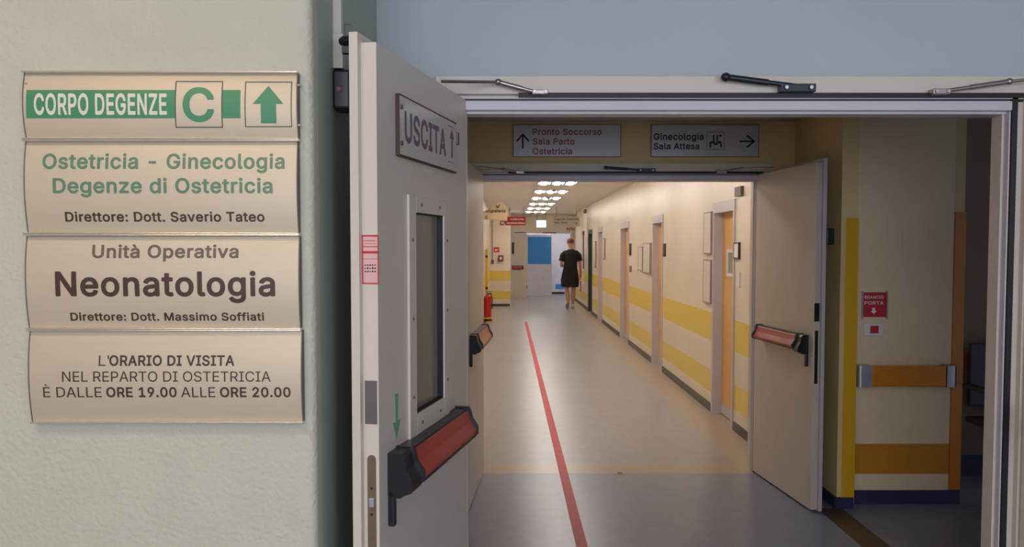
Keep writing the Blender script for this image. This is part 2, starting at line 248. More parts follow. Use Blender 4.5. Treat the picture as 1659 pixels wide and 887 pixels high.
# lettering: real glyph meshes, fitted between x0..x1 with a baseline and cap height, facing -Y by default
# outlines of the sans serif letters on the signs: character, advance, contours regular, contours bold
GLYPHS = {}
def _ct(q): return [[tuple(int(v) for v in p.split(',')) for p in c.split(' ')] for c in q.split('|') if c]
for ln in """ 	188		
'	206	136,509 69,509 77,326 78,317 126,317 129,320	150,523 144,527 138,529 69,529 57,525 51,516 50,506 58,317 60,309 66,302 75,298 129,298 140,302 147,311 156,509 155,515
-	453	337,244 113,245 113,187 335,187 338,190	350,259 338,264 107,263 98,256 94,244 94,187 96,178 101,172 113,168 335,168 344,169 353,177 357,187 357,244 355,253
.	188	129,73 121,80 112,84 94,88 85,87 76,83 62,73 53,61 49,49 49,31 56,16 61,9 70,2 88,-5 106,-4 120,1 128,7 138,22 142,40 139,58	142,87 133,95 121,101 109,105 94,107 82,106 70,101 58,95 49,88 40,77 35,67 30,49 31,25 39,7 48,-5 58,-13 67,-18 79,-23 88,-24 106,-24 118,-20 132,-14 142,-5 150,4 156,16 161,40 156,67
0	453	341,469 323,485 302,499 278,509 251,515 227,517 200,515 172,508 149,498 129,484 110,467 95,448 81,424 68,394 59,364 52,331 48,292 48,214 53,175 59,142 68,112 79,85 94,61 110,40 131,22 150,10 173,0 200,-6 227,-8 254,-6 281,1 302,10 323,23 343,40 359,61 374,85 386,115 394,145 401,178 405,214 405,295 401,331 394,364 385,394 373,421 359,447|293,430 302,421 322,385 335,340 342,286 343,253 339,193 335,166 323,124 303,88 290,76 275,64 245,52 209,52 194,56 177,64 159,79 141,103 125,142 118,169 111,223 111,283 114,313 119,343 124,364 131,385 150,418 164,435 179,446 191,452 209,457 227,459 245,457 260,452 275,445	356,481 335,500 313,514 284,527 254,534 227,536 197,534 167,527 140,514 116,499 98,481 77,456 63,430 50,400 40,367 33,334 29,295 29,214 34,172 41,139 50,106 62,76 79,49 95,28 119,7 140,-6 167,-18 197,-25 227,-27 257,-25 287,-17 311,-7 335,8 358,28 375,49 389,74 404,109 412,139 420,175 424,214 424,295 420,334 413,367 403,400 390,430 375,457|278,418 287,409 304,379 316,337 320,310 324,256 323,223 316,172 310,148 305,130 288,100 266,81 254,75 239,71 212,71 188,80 176,89 158,112 149,130 137,169 133,196 130,226 130,283 137,337 142,358 150,379 167,409 186,427 197,433 215,439 227,440 239,439 263,430
1	453	277,509 198,510 87,429 85,425 85,362 87,358 207,446 211,446 211,56 120,56 78,56 75,55 75,-1 391,-1 392,53 390,56 279,56 277,59	291,522 285,527 276,529 198,529 190,527 75,444 69,437 66,428 66,356 68,350 71,344 81,339 90,338 96,341 189,409 192,407 192,77 189,75 72,75 63,70 57,62 56,53 56,-4 58,-10 63,-16 72,-20 390,-20 399,-18 409,-10 411,-1 411,56 408,65 402,71 393,75 300,75 297,75 296,77 296,509 295,515
2	453	348,464 321,488 306,498 288,506 267,512 222,517 180,512 162,506 141,496 126,487 110,473 96,458 86,443 77,425 70,404 66,383 65,362 66,361 126,361 128,362 131,389 135,401 145,422 153,432 163,440 185,452 198,456 222,459 237,458 261,453 273,448 293,434 306,419 312,407 316,395 319,371 317,350 311,329 298,305 282,284 258,256 105,93 63,47 63,-1 389,-1 390,2 390,53 390,56 387,58 156,58 154,59 288,200 322,239 348,275 366,305 372,319 379,344 382,371 381,392 377,410 371,428 361,446	363,476 333,503 315,515 297,523 270,531 225,536 177,530 153,523 114,502 96,487 82,470 69,452 60,434 51,407 47,386 46,359 50,350 57,344 66,342 126,342 138,346 143,350 146,356 150,386 162,413 174,425 183,430 198,437 210,439 225,440 252,436 264,431 279,421 289,410 294,401 298,389 300,368 299,353 293,335 281,314 265,293 245,269 82,95 48,59 44,50 44,-4 48,-13 57,-19 66,-20 390,-20 399,-17 405,-13 409,-1 409,59 405,68 396,76 387,77 198,77 303,188 337,227 373,278 389,308 394,326 400,356 401,371 400,395 395,416 388,437 378,455
9	453	342,470 327,484 309,495 291,504 270,511 225,517 183,511 159,504 123,483 96,455 74,416 68,398 64,374 63,350 67,308 73,287 82,269 105,236 135,214 174,198 195,195 228,194 246,197 267,206 269,203 217,128 129,-1 198,-1 201,0 333,194 363,245 374,269 386,308 389,326 390,347 389,371 384,395 369,433 357,452|291,435 305,419 314,404 322,383 326,365 326,335 323,320 314,296 300,275 279,259 267,252 240,245 228,244 210,245 186,252 174,258 160,269 146,284 139,296 130,320 127,338 127,365 130,380 138,404 147,419 162,436 174,445 198,456 213,458 228,459 255,455 276,446	357,482 341,497 321,510 299,521 276,529 252,534 228,536 198,533 177,529 153,522 114,500 81,467 57,425 49,401 45,377 44,353 45,326 49,302 55,281 65,260 76,242 93,221 129,196 171,179 192,176 222,175 225,173 171,95 114,11 110,2 111,-7 117,-16 129,-20 201,-20 210,-17 218,-10 333,158 352,188 381,239 392,263 405,305 409,344 408,374 403,398 387,440 372,463|280,419 291,407 297,395 304,377 307,362 307,338 305,326 297,305 285,288 270,275 261,271 246,266 228,263 213,264 195,269 183,275 174,282 162,295 156,304 146,338 145,353 148,374 152,389 162,407 176,422 184,428 204,437 213,439 228,440 249,437 267,429
:	188	129,73 121,80 112,84 94,88 85,87 76,83 62,73 53,61 49,49 49,31 56,16 61,9 70,2 88,-5 106,-4 120,1 128,7 138,22 142,40 139,58|129,349 112,360 94,363 76,359 62,349 52,335 49,322 50,304 55,292 61,284 76,274 94,270 112,273 121,277 129,283 139,298 142,316 139,334	142,87 133,95 121,101 109,105 94,107 82,106 70,101 58,95 49,88 40,77 35,67 30,49 31,25 39,7 48,-5 58,-13 67,-18 79,-23 88,-24 106,-24 118,-20 132,-14 142,-5 150,4 156,16 161,40 156,67|142,363 121,377 94,382 70,377 49,364 40,353 35,343 31,331 30,322 30,304 32,298 40,280 49,269 58,262 70,256 94,251 121,256 133,262 142,270 151,280 157,292 161,316 157,340 151,352
A	480	277,509 201,510 199,506 16,2 15,-1 18,-1 85,-1 135,140 198,141 342,141 393,2 396,-1 463,-1 463,2|240,447 269,350 322,200 240,200 157,200 192,302 237,448	291,522 285,527 276,529 201,529 192,527 183,518 -3,5 -4,-4 -2,-10 3,-16 12,-20 84,-20 96,-16 104,-7 148,119 150,122 180,122 330,121 376,-7 383,-16 393,-20 465,-20 475,-16 482,-7 483,-1 481,8 295,515|240,381 256,329 295,221 291,219 240,219 186,219 184,221 210,296 237,382
B	456	359,470 345,482 330,491 311,500 266,509 59,509 59,-1 158,-1 275,0 302,3 323,9 345,17 362,27 377,38 392,53 409,83 418,116 419,137 415,173 410,188 403,203 386,227 364,245 338,258 317,263 317,267 326,269 347,279 373,299 388,320 393,332 396,344 399,374 395,410 381,443|326,202 335,192 347,173 354,146 353,119 349,107 340,92 329,80 314,71 296,64 272,59 128,58 126,59 126,62 126,227 128,230 248,230 278,227 305,217|312,428 322,416 329,401 335,374 334,359 328,338 322,326 314,317 299,304 275,292 251,287 128,286 126,287 126,449 128,451 239,451 263,449 284,444 299,438	374,482 356,497 335,510 314,519 269,528 239,529 59,529 50,527 42,518 40,509 40,-4 42,-10 47,-16 56,-20 110,-20 248,-20 278,-19 308,-15 329,-9 350,-1 373,11 390,23 404,38 419,59 427,77 437,113 438,134 437,155 433,179 427,197 410,227 401,239 388,251 366,266 367,269 379,278 390,290 403,308 411,323 417,356 418,374 417,395 413,416 400,449 387,467|313,188 323,176 330,164 335,146 335,137 334,125 331,113 317,96 308,89 290,82 269,78 146,77 145,209 146,211 245,211 272,209 296,200|299,414 305,407 311,395 316,374 315,362 314,353 307,338 300,329 287,318 269,310 248,306 146,305 145,428 146,432 239,432 260,430 278,426 290,421
C	510	416,460 389,481 357,499 324,510 306,514 267,517 234,515 204,509 177,499 150,485 126,468 103,445 85,421 69,394 56,361 47,328 41,295 39,256 41,214 47,181 56,145 69,115 85,88 104,61 127,40 150,24 174,11 204,0 237,-6 267,-8 306,-5 339,4 357,10 387,26 417,49 438,75 458,106 471,145 473,157 473,160 471,161 408,161 400,136 387,114 372,95 348,76 327,65 303,58 279,54 246,55 222,60 204,67 183,78 165,91 138,123 126,145 117,169 110,193 106,223 104,253 106,286 111,316 117,340 126,364 149,400 167,418 201,441 222,449 267,455 303,451 327,444 345,435 374,412 388,394 400,373 408,347 471,347 474,349 470,367 456,403 439,433	429,474 399,497 366,516 327,529 288,535 267,536 234,534 201,528 168,516 138,500 113,481 87,456 69,432 53,403 39,370 29,334 22,295 20,253 22,211 28,175 39,136 54,103 70,76 87,52 114,26 138,9 168,-7 201,-19 234,-25 267,-27 288,-26 327,-20 366,-7 399,12 430,34 444,49 454,64 466,82 477,105 488,136 493,157 492,166 486,175 474,180 405,180 396,176 390,169 383,145 372,124 360,109 336,91 309,79 279,73 249,74 228,78 210,85 195,93 180,103 154,133 143,154 135,175 128,199 125,223 123,253 125,283 129,310 135,334 143,355 164,388 179,403 210,424 228,431 267,436 288,434 309,430 336,418 359,400 371,385 383,364 391,337 396,332 402,329 474,328 486,333 491,340 493,349 488,373 481,394 464,430 444,457
D	502	398,443 377,462 353,479 326,492 293,502 260,508 224,510 59,509 59,2 59,-1 62,-1 218,-1 257,1 290,7 323,17 353,31 377,47 397,65 416,90 434,120 447,149 456,179 461,218 463,257 461,293 456,329 446,362 433,392 419,418|341,410 353,398 367,380 379,359 387,335 393,311 397,284 397,227 393,197 386,170 378,149 368,131 353,111 337,95 317,82 293,70 272,64 242,59 143,58 128,58 126,59 126,62 126,449 128,451 221,451 272,445 299,437 317,428	413,455 389,477 365,494 335,509 299,520 266,526 224,529 59,529 50,527 44,521 40,509 40,2 41,-7 44,-12 50,-18 59,-20 218,-20 257,-18 296,-11 329,-2 362,15 388,32 410,52 431,78 451,110 466,146 475,179 480,215 482,257 480,296 475,332 465,368 452,398 435,428|326,398 350,371 360,353 369,329 378,284 378,227 369,179 360,155 350,137 338,123 326,111 308,99 287,88 266,82 242,78 161,77 146,77 145,80 146,431 221,432 269,427 290,420 308,411
E	419	372,509 59,509 59,-1 374,-1 376,2 376,56 374,58 278,58 128,58 126,59 127,227 353,228 356,230 356,284 353,287 127,287 126,290 126,449 128,451 371,451 373,455	386,523 380,527 371,529 59,529 47,524 42,518 40,509 40,-1 44,-12 50,-18 59,-20 380,-19 389,-14 395,-4 395,59 391,68 385,74 377,77 365,77 146,77 145,206 146,209 353,209 362,210 370,215 374,224 375,284 374,293 370,299 362,305 356,306 146,306 145,308 145,428 146,432 371,432 380,434 388,440 392,449 392,509 391,515
G	520	429,446 415,460 387,482 357,498 324,509 303,514 264,517 231,515 201,508 174,499 148,484 124,466 102,445 84,421 69,394 56,361 46,328 41,292 39,256 41,214 46,178 56,145 68,115 86,85 102,64 126,41 147,25 174,11 207,0 237,-6 270,-8 297,-6 327,-1 351,7 375,17 398,31 420,49 438,70 452,91 463,112 472,142 477,169 479,199 478,256 390,257 282,256 282,199 411,198 414,196 413,178 403,142 396,124 384,106 374,94 360,82 342,71 327,64 309,58 288,55 246,55 204,67 183,78 166,91 151,106 138,124 126,145 117,169 110,193 106,223 104,256 110,313 117,340 126,364 151,403 183,430 201,441 222,449 243,453 264,455 303,451 346,433 365,418 381,400 397,373 408,348 474,349 471,367 459,400	442,460 414,486 384,506 345,523 306,533 264,536 228,533 198,527 168,517 138,501 112,481 87,457 69,433 52,403 38,367 28,334 22,292 20,253 22,214 27,175 38,139 50,109 69,76 90,49 111,28 138,8 168,-7 198,-18 234,-25 270,-27 300,-25 330,-20 359,-11 384,0 411,17 432,35 450,55 469,82 482,109 490,136 496,169 498,199 498,256 495,266 486,274 477,276 282,276 273,274 267,268 263,256 263,199 265,190 270,184 282,179 393,178 385,148 379,133 369,118 360,108 335,88 321,82 303,76 270,73 249,74 213,84 195,93 168,116 153,136 143,154 135,175 129,196 123,253 129,310 135,334 143,355 165,391 179,403 194,415 210,424 228,431 264,436 297,433 333,418 351,405 370,382 382,361 390,340 399,331 408,329 477,329 488,334 493,343 494,352 489,373 476,409 456,441
H	517	457,509 392,509 391,293 389,290 127,290 126,293 126,509 59,509 59,2 59,-1 68,-1 126,-1 126,227 128,231 390,230 392,-1 457,-1 458,2	470,524 458,529 392,529 383,527 374,518 372,509 372,311 368,309 146,309 145,311 145,509 143,518 134,527 125,529 59,529 50,527 44,521 40,509 40,-1 44,-12 53,-19 128,-20 138,-16 144,-7 145,209 146,212 149,212 371,211 372,-1 374,-9 383,-18 392,-20 458,-20 467,-17 473,-13 477,-1 477,509 475,518
I	301	269,509 30,509 30,452 114,451 117,449 117,62 117,59 114,58 30,57 30,2 30,-1 33,-1 269,-1 270,2 270,56 267,58 186,58 184,59 184,446 184,449 186,451 267,451 270,452	282,524 270,529 30,529 21,527 13,518 11,509 11,452 13,443 17,437 27,432 96,432 98,428 98,80 96,77 27,77 21,75 15,69 11,59 11,-1 13,-10 18,-16 30,-20 270,-20 279,-17 287,-10 289,-1 289,56 287,65 283,71 276,76 270,77 204,77 203,80 203,428 204,432 270,432 279,435 285,440 289,452 289,509 287,518
L	393	126,509 59,509 59,-1 290,-1 361,-1 362,2 362,53 362,56 359,58 128,58 126,59	140,522 134,527 125,529 59,529 47,524 42,518 40,512 40,-4 42,-10 47,-16 59,-20 275,-20 362,-20 373,-16 379,-10 381,-1 380,62 374,72 362,77 146,77 145,509 144,515
M	628	568,509 476,509 351,188 314,77 280,182 153,509 59,509 59,-1 122,-1 122,353 121,419 122,424 163,305 284,1 287,-1 341,-1 344,2 457,290 503,423 505,416 503,326 503,-1 568,-1 569,2	581,524 569,529 476,529 467,527 460,521 333,194 314,140 299,188 168,521 161,527 152,529 59,529 47,524 42,518 40,509 40,-4 42,-10 47,-16 59,-20 125,-20 131,-18 138,-13 142,-1 142,140 142,299 143,305 269,-11 275,-17 284,-20 341,-20 350,-18 356,-14 361,-7 482,306 484,299 485,-7 491,-16 503,-20 569,-20 581,-15 587,-7 588,2 588,509 586,518
N	523	463,509 398,509 398,146 400,92 398,88 370,140 352,170 137,509 134,510 59,509 59,2 59,-1 62,-1 126,-1 126,314 122,424 201,290 386,-1 463,-1 464,2	476,524 464,529 398,529 386,525 380,515 379,170 377,166 152,521 143,528 134,529 59,529 50,527 44,521 40,509 40,-1 42,-10 47,-16 59,-20 125,-20 137,-16 144,-7 145,314 144,338 144,341 146,344 186,278 371,-13 380,-19 389,-20 464,-20 473,-17 479,-13 483,-1 483,509 481,518
O	533	429,446 408,467 385,484 357,499 327,509 300,515 267,517 234,515 204,509 177,499 147,483 125,466 104,445 84,420 69,394 56,361 47,328 41,295 39,253 41,214 47,178 56,145 70,112 85,88 105,61 127,40 150,24 177,10 204,0 234,-6 267,-8 300,-6 327,0 357,10 384,24 407,40 429,62 449,88 464,112 478,145 487,181 492,214 494,253 492,292 487,328 478,361 464,394 450,419|367,418 384,400 407,364 417,339 424,313 428,286 428,223 424,193 416,166 408,145 396,124 381,105 366,90 348,77 327,66 288,55 246,55 222,60 204,67 186,76 165,92 151,106 138,123 126,145 117,169 110,193 106,223 104,256 110,313 117,340 125,361 137,382 153,405 168,420 183,431 204,442 222,449 243,453 267,455 309,449 330,442 346,433	442,460 421,481 396,500 366,516 333,528 300,534 267,536 231,534 201,528 168,516 137,499 113,481 89,457 68,430 51,400 38,367 29,334 22,295 20,253 22,211 28,175 38,139 54,103 70,76 90,49 115,25 141,7 168,-7 201,-19 231,-25 267,-27 300,-25 330,-19 364,-8 394,7 419,25 444,50 464,76 480,103 496,139 506,175 511,214 513,253 511,295 506,331 496,367 483,400 466,430|355,403 369,389 390,355 399,333 405,310 409,283 409,226 406,199 398,172 390,154 381,136 366,117 354,105 339,94 321,84 285,74 249,74 228,78 210,85 195,93 178,106 154,133 142,154 129,196 125,226 123,256 129,310 135,334 143,355 153,373 167,391 180,405 195,416 210,424 225,430 246,434 267,436 305,430 321,425 336,417
P	445	365,464 350,477 313,497 290,504 263,508 233,510 59,509 59,2 59,-1 62,-1 126,-1 126,182 128,185 236,185 263,186 290,190 311,197 333,206 350,218 365,231 380,248 392,266 405,302 410,350 405,389 398,413 390,431 380,447|317,422 332,401 341,377 343,362 343,335 341,320 337,305 326,283 317,272 296,257 284,251 251,244 128,243 126,245 126,248 126,449 128,451 230,451 266,448 296,438	380,476 359,494 320,515 293,523 266,527 233,529 59,529 50,527 44,521 40,509 40,2 41,-7 44,-13 50,-18 59,-20 125,-20 134,-18 143,-10 145,-1 145,164 146,166 263,167 293,171 320,180 344,191 362,203 377,216 395,237 409,257 423,296 427,323 429,350 424,395 416,419 407,440 395,458|305,407 315,392 322,371 324,335 322,323 315,302 310,293 302,285 287,274 278,269 248,263 146,262 145,266 146,431 230,432 263,429 287,421
R	449	368,465 351,479 332,490 290,505 236,510 59,509 59,-1 126,-1 126,194 128,197 167,197 245,197 353,-1 429,-1 316,209 335,217 368,240 381,254 390,269 400,290 406,308 409,329 410,353 406,395 399,416 390,434 380,451|317,425 332,406 338,392 344,353 341,326 338,311 332,299 317,281 308,274 296,267 266,259 233,256 128,256 126,257 126,449 128,451 233,451 266,448 296,440	381,479 362,494 341,507 320,516 290,524 236,529 59,529 50,527 44,521 40,509 41,-7 47,-16 59,-20 128,-20 137,-16 143,-10 145,-1 145,176 149,178 233,178 235,176 335,-9 341,-16 353,-20 428,-20 437,-18 444,-13 448,-4 446,8 343,197 344,200 380,225 398,245 407,261 418,284 425,305 428,326 429,353 428,377 425,398 419,419 396,461|305,410 316,395 320,386 325,353 323,329 320,317 315,308 305,296 290,286 263,277 233,275 146,275 146,431 233,432 263,430 288,422
S	447	365,464 349,478 316,499 274,512 226,517 178,512 157,507 139,500 118,489 101,476 87,464 75,449 64,431 57,413 52,392 51,371 53,347 59,326 70,306 84,290 106,272 127,259 151,249 184,238 271,213 295,204 307,198 325,184 337,170 344,152 345,137 344,125 334,101 321,83 310,75 298,67 271,56 241,51 223,50 196,53 178,57 154,65 142,72 124,88 117,98 111,110 106,134 103,138 37,138 40,116 45,95 54,74 70,50 88,32 106,19 127,8 148,0 196,-9 250,-9 277,-5 301,1 343,20 361,34 375,47 386,62 397,80 404,98 408,119 409,140 406,170 402,185 394,200 379,221 358,240 313,264 277,277 202,297 157,315 140,326 126,341 120,353 116,374 119,395 123,407 136,425 145,434 166,447 178,450 196,455 223,458 247,456 268,452 286,446 301,436 315,425 325,411 333,395 337,377 400,377 402,380 400,398 389,431 378,449	379,477 364,491 346,504 322,517 280,530 226,536 175,530 151,525 130,516 109,506 89,491 72,476 58,459 47,440 39,419 33,395 32,371 34,344 41,320 56,293 73,274 94,257 118,242 148,230 265,195 295,183 310,172 320,161 325,146 326,137 325,128 317,110 307,97 298,89 289,83 265,74 223,69 184,75 163,82 151,89 139,100 133,108 129,116 122,146 112,155 103,157 31,156 22,149 18,140 22,110 27,89 36,68 46,50 58,35 79,15 97,2 121,-10 142,-18 196,-28 253,-28 280,-24 307,-17 352,3 375,20 390,35 401,50 414,71 422,92 427,116 428,140 425,173 420,191 411,209 394,233 370,254 346,269 319,283 280,296 208,315 166,331 152,341 141,353 136,365 135,374 137,389 140,398 151,413 157,419 175,430 196,436 226,439 262,433 277,429 292,419 301,412 309,401 315,389 319,369 328,360 337,358 400,358 409,360 417,365 421,374 419,401 413,422 404,443 393,461
T	449	417,509 31,509 31,452 190,451 192,449 192,161 193,-1 257,-1 258,449 262,451 415,451 418,452 418,455	430,524 424,528 415,529 31,529 22,527 16,521 12,509 12,449 16,440 22,434 31,432 173,431 173,140 173,-1 175,-10 184,-18 193,-20 259,-20 268,-16 274,-10 277,-1 277,431 418,432 427,435 435,443 437,452 437,509 435,518
U	517	458,507 455,510 395,510 392,507 392,177 391,159 383,129 377,114 367,99 344,78 329,68 314,62 281,54 260,53 239,54 221,57 200,63 185,70 161,87 151,99 141,114 134,129 129,144 125,177 125,507 122,510 62,510 59,509 59,447 59,171 65,123 74,99 97,60 113,42 132,27 155,13 179,3 230,-8 260,-9 290,-8 314,-3 341,5 365,15 385,27 401,40 419,59 433,78 443,99 452,123 457,147 458,174	472,522 464,528 458,529 392,529 382,525 374,516 373,507 372,162 365,135 359,123 350,109 335,95 323,87 308,80 293,76 275,73 242,73 224,76 197,85 173,102 158,123 151,138 145,162 144,177 144,507 144,513 140,520 134,526 125,529 59,529 47,524 43,519 40,510 40,432 40,171 42,144 47,117 56,93 68,69 82,48 101,27 122,11 143,-2 170,-14 197,-21 230,-27 290,-27 317,-22 347,-14 371,-3 395,12 416,28 434,47 450,69 462,93 470,117 476,144 477,174 477,507 476,516
V	480	463,509 396,510 393,507 278,176 243,63 240,59 204,176 85,509 15,510 30,467 202,2 204,-1 276,-1 279,1	477,523 471,527 465,529 393,529 384,526 377,518 240,123 222,182 100,521 92,527 81,529 15,529 6,527 0,521 -4,512 -3,503 28,419 186,-10 192,-16 201,-20 282,-20 291,-15 297,-7 481,500 483,512
Z	438	397,509 39,509 39,452 42,451 315,452 318,451 319,449 271,383 42,47 42,-1 400,-1 400,56 396,58 123,57 120,57 119,59 171,131 398,461	411,523 405,527 396,529 39,529 30,527 24,521 20,509 20,449 24,440 33,433 282,431 256,395 25,56 22,47 22,-1 24,-10 30,-16 36,-19 42,-20 399,-20 408,-18 415,-13 419,-1 419,59 414,70 405,76 156,77 186,119 415,452 417,461 417,509 416,515
a	389	305,345 296,354 275,368 251,377 224,383 179,385 164,383 131,376 101,363 79,347 65,335 47,308 41,293 41,290 98,273 101,275 108,287 119,301 141,317 170,328 194,330 218,328 230,325 245,317 257,308 266,296 270,287 274,269 274,248 269,239 254,232 125,212 89,200 71,191 56,179 42,161 33,137 29,107 30,89 40,56 56,31 79,11 110,-2 140,-9 161,-10 191,-7 215,0 236,11 252,23 266,38 272,50 275,51 276,2 277,-1 337,-1 338,2 337,272 329,307 316,332|274,185 275,137 274,125 268,104 256,83 239,68 215,54 188,47 170,46 137,51 122,56 110,65 104,71 98,80 94,89 93,98 94,116 98,130 103,137 110,144 125,154 143,161 176,167 239,176 254,179 272,186	318,359 308,369 284,385 257,395 227,402 179,404 161,402 125,394 93,380 68,362 53,350 30,317 22,296 21,290 23,281 29,275 95,255 104,254 115,260 123,275 131,286 149,300 173,309 194,311 215,309 233,303 242,296 247,290 252,281 256,254 251,251 239,248 173,240 119,230 80,217 53,202 34,182 25,170 19,155 11,125 11,89 16,68 23,47 41,20 68,-4 86,-13 104,-20 137,-27 158,-29 179,-28 209,-22 233,-13 254,1 257,-1 261,-13 272,-19 338,-20 347,-17 355,-10 357,-1 356,272 353,293 347,314 331,344|256,158 255,131 250,110 241,95 227,82 220,77 209,72 197,68 170,65 143,69 125,77 119,82 113,93 112,98 113,110 115,119 118,125 134,137 149,143 176,148 218,153 254,160
c	396	324,342 306,356 285,368 261,378 234,384 207,385 180,384 138,372 117,361 96,346 81,330 66,311 55,291 46,270 39,243 35,216 33,186 35,159 45,108 55,84 69,61 81,45 96,30 114,17 135,6 159,-3 183,-8 219,-9 261,-2 288,9 315,27 335,45 351,71 360,90 363,103 303,118 296,96 285,81 270,67 252,56 234,50 207,47 171,53 159,58 144,68 133,78 116,102 109,117 105,132 100,150 98,168 97,189 100,222 108,256 116,273 124,285 135,300 146,309 159,318 189,328 225,328 240,324 261,315 279,301 293,282 303,261 362,276 358,291 348,312	339,354 316,372 291,387 267,396 237,403 219,404 180,403 153,397 126,388 105,376 84,360 66,342 52,324 38,300 27,273 20,246 16,219 14,186 17,153 27,102 38,75 50,54 66,33 84,15 105,0 129,-12 153,-21 180,-27 222,-28 252,-24 267,-20 291,-10 315,3 338,21 352,36 372,69 382,96 383,102 381,110 378,115 372,120 309,136 300,137 294,135 288,129 279,105 268,90 261,84 246,75 228,68 207,66 180,70 168,74 156,83 148,90 133,111 126,126 119,153 116,186 119,222 126,249 133,264 148,285 156,293 168,302 180,306 192,309 222,309 237,305 249,300 258,295 267,286 280,267 287,249 297,243 309,243 366,257 374,261 380,267 382,276 376,297 363,323
d	424	372,509 312,510 310,507 309,321 306,321 282,352 255,373 240,379 228,382 213,385 195,385 171,384 150,379 129,371 114,363 79,333 65,312 54,294 45,271 38,243 34,216 34,159 38,132 54,84 65,63 80,42 94,27 111,15 129,4 171,-8 210,-8 240,-2 264,10 288,30 306,56 309,58 311,57 312,54 312,0 369,-1 373,0|273,302 291,279 299,261 307,231 310,210 311,189 308,150 304,132 291,99 282,86 261,65 237,53 222,49 189,49 171,52 156,59 136,75 116,102 103,135 98,168 97,189 100,225 108,258 116,276 132,299 145,309 159,319 186,328 219,328 237,324 252,318	387,522 381,527 372,529 309,529 300,526 294,519 291,510 291,375 289,372 264,390 246,397 213,404 168,402 144,397 126,390 102,378 64,345 50,324 36,300 27,276 19,249 15,219 15,159 20,126 36,78 48,54 65,30 83,12 99,0 120,-13 144,-21 168,-27 195,-28 234,-24 249,-19 264,-12 276,-6 291,7 294,-6 297,-12 303,-18 309,-20 375,-20 382,-18 388,-12 392,0 392,507 391,516|260,288 274,270 281,255 289,225 291,207 292,189 289,153 285,135 275,108 267,97 251,81 231,71 219,68 204,67 177,70 165,76 148,90 132,111 122,138 117,171 116,189 119,222 126,252 133,267 146,285 156,294 168,302 189,309 216,309 231,306 243,301
e	404	330,331 318,343 294,362 267,375 249,380 219,385 180,384 156,379 135,371 114,360 96,347 66,312 55,291 45,267 38,243 34,213 34,159 46,105 55,84 66,65 81,45 96,30 116,15 138,5 162,-3 186,-8 213,-9 249,-6 282,3 297,10 315,21 334,36 346,51 362,78 366,90 363,92 306,106 291,81 277,66 261,57 234,49 213,47 195,48 180,51 150,63 129,80 118,93 111,106 105,123 98,165 99,168 102,168 371,168 372,171 371,219 369,243 364,261 350,300 342,315|273,303 284,291 297,267 306,237 306,222 108,222 99,222 98,225 104,255 110,270 127,294 144,310 159,320 174,325 189,328 222,328 237,325 249,320 261,314	343,345 331,357 304,378 273,393 255,399 222,404 177,403 150,397 129,389 105,377 84,361 66,342 50,321 36,297 27,273 19,246 15,216 14,186 15,156 27,102 38,75 51,53 66,33 87,13 105,0 129,-12 156,-21 183,-27 213,-28 252,-25 288,-15 309,-6 324,4 348,24 369,52 379,69 385,87 384,96 378,106 369,111 309,125 303,125 297,123 291,119 276,93 265,81 255,75 231,68 210,66 195,67 183,70 162,78 143,93 128,114 123,129 119,147 123,149 372,149 384,154 389,159 391,168 390,219 388,246 382,270 369,306 357,326|258,291 267,281 279,261 285,243 282,241 123,241 120,243 122,249 135,273 148,288 168,303 192,309 219,309 240,303 251,297
f	254	243,521 221,528 185,531 149,525 125,515 110,504 97,488 88,473 83,461 80,431 79,380 8,380 5,377 5,326 77,326 80,323 80,2 80,-1 86,-1 140,-1 143,2 143,325 146,326 227,326 229,329 229,377 227,380 143,380 143,431 146,443 155,460 164,466 173,470 182,472 200,473 212,472 227,467	257,535 251,539 227,546 200,550 185,550 143,543 116,532 101,521 89,510 80,497 71,482 65,467 62,449 61,401 59,399 2,399 -7,394 -13,386 -14,380 -14,326 -10,314 -4,309 2,307 59,307 61,305 61,-1 63,-10 68,-16 80,-20 143,-20 154,-16 161,-7 162,305 164,307 233,308 240,311 245,317 248,329 248,380 243,392 236,397 230,399 164,399 162,401 162,428 164,437 169,446 179,452 197,454 209,453 227,448 236,450 242,455 246,461 263,518 262,527
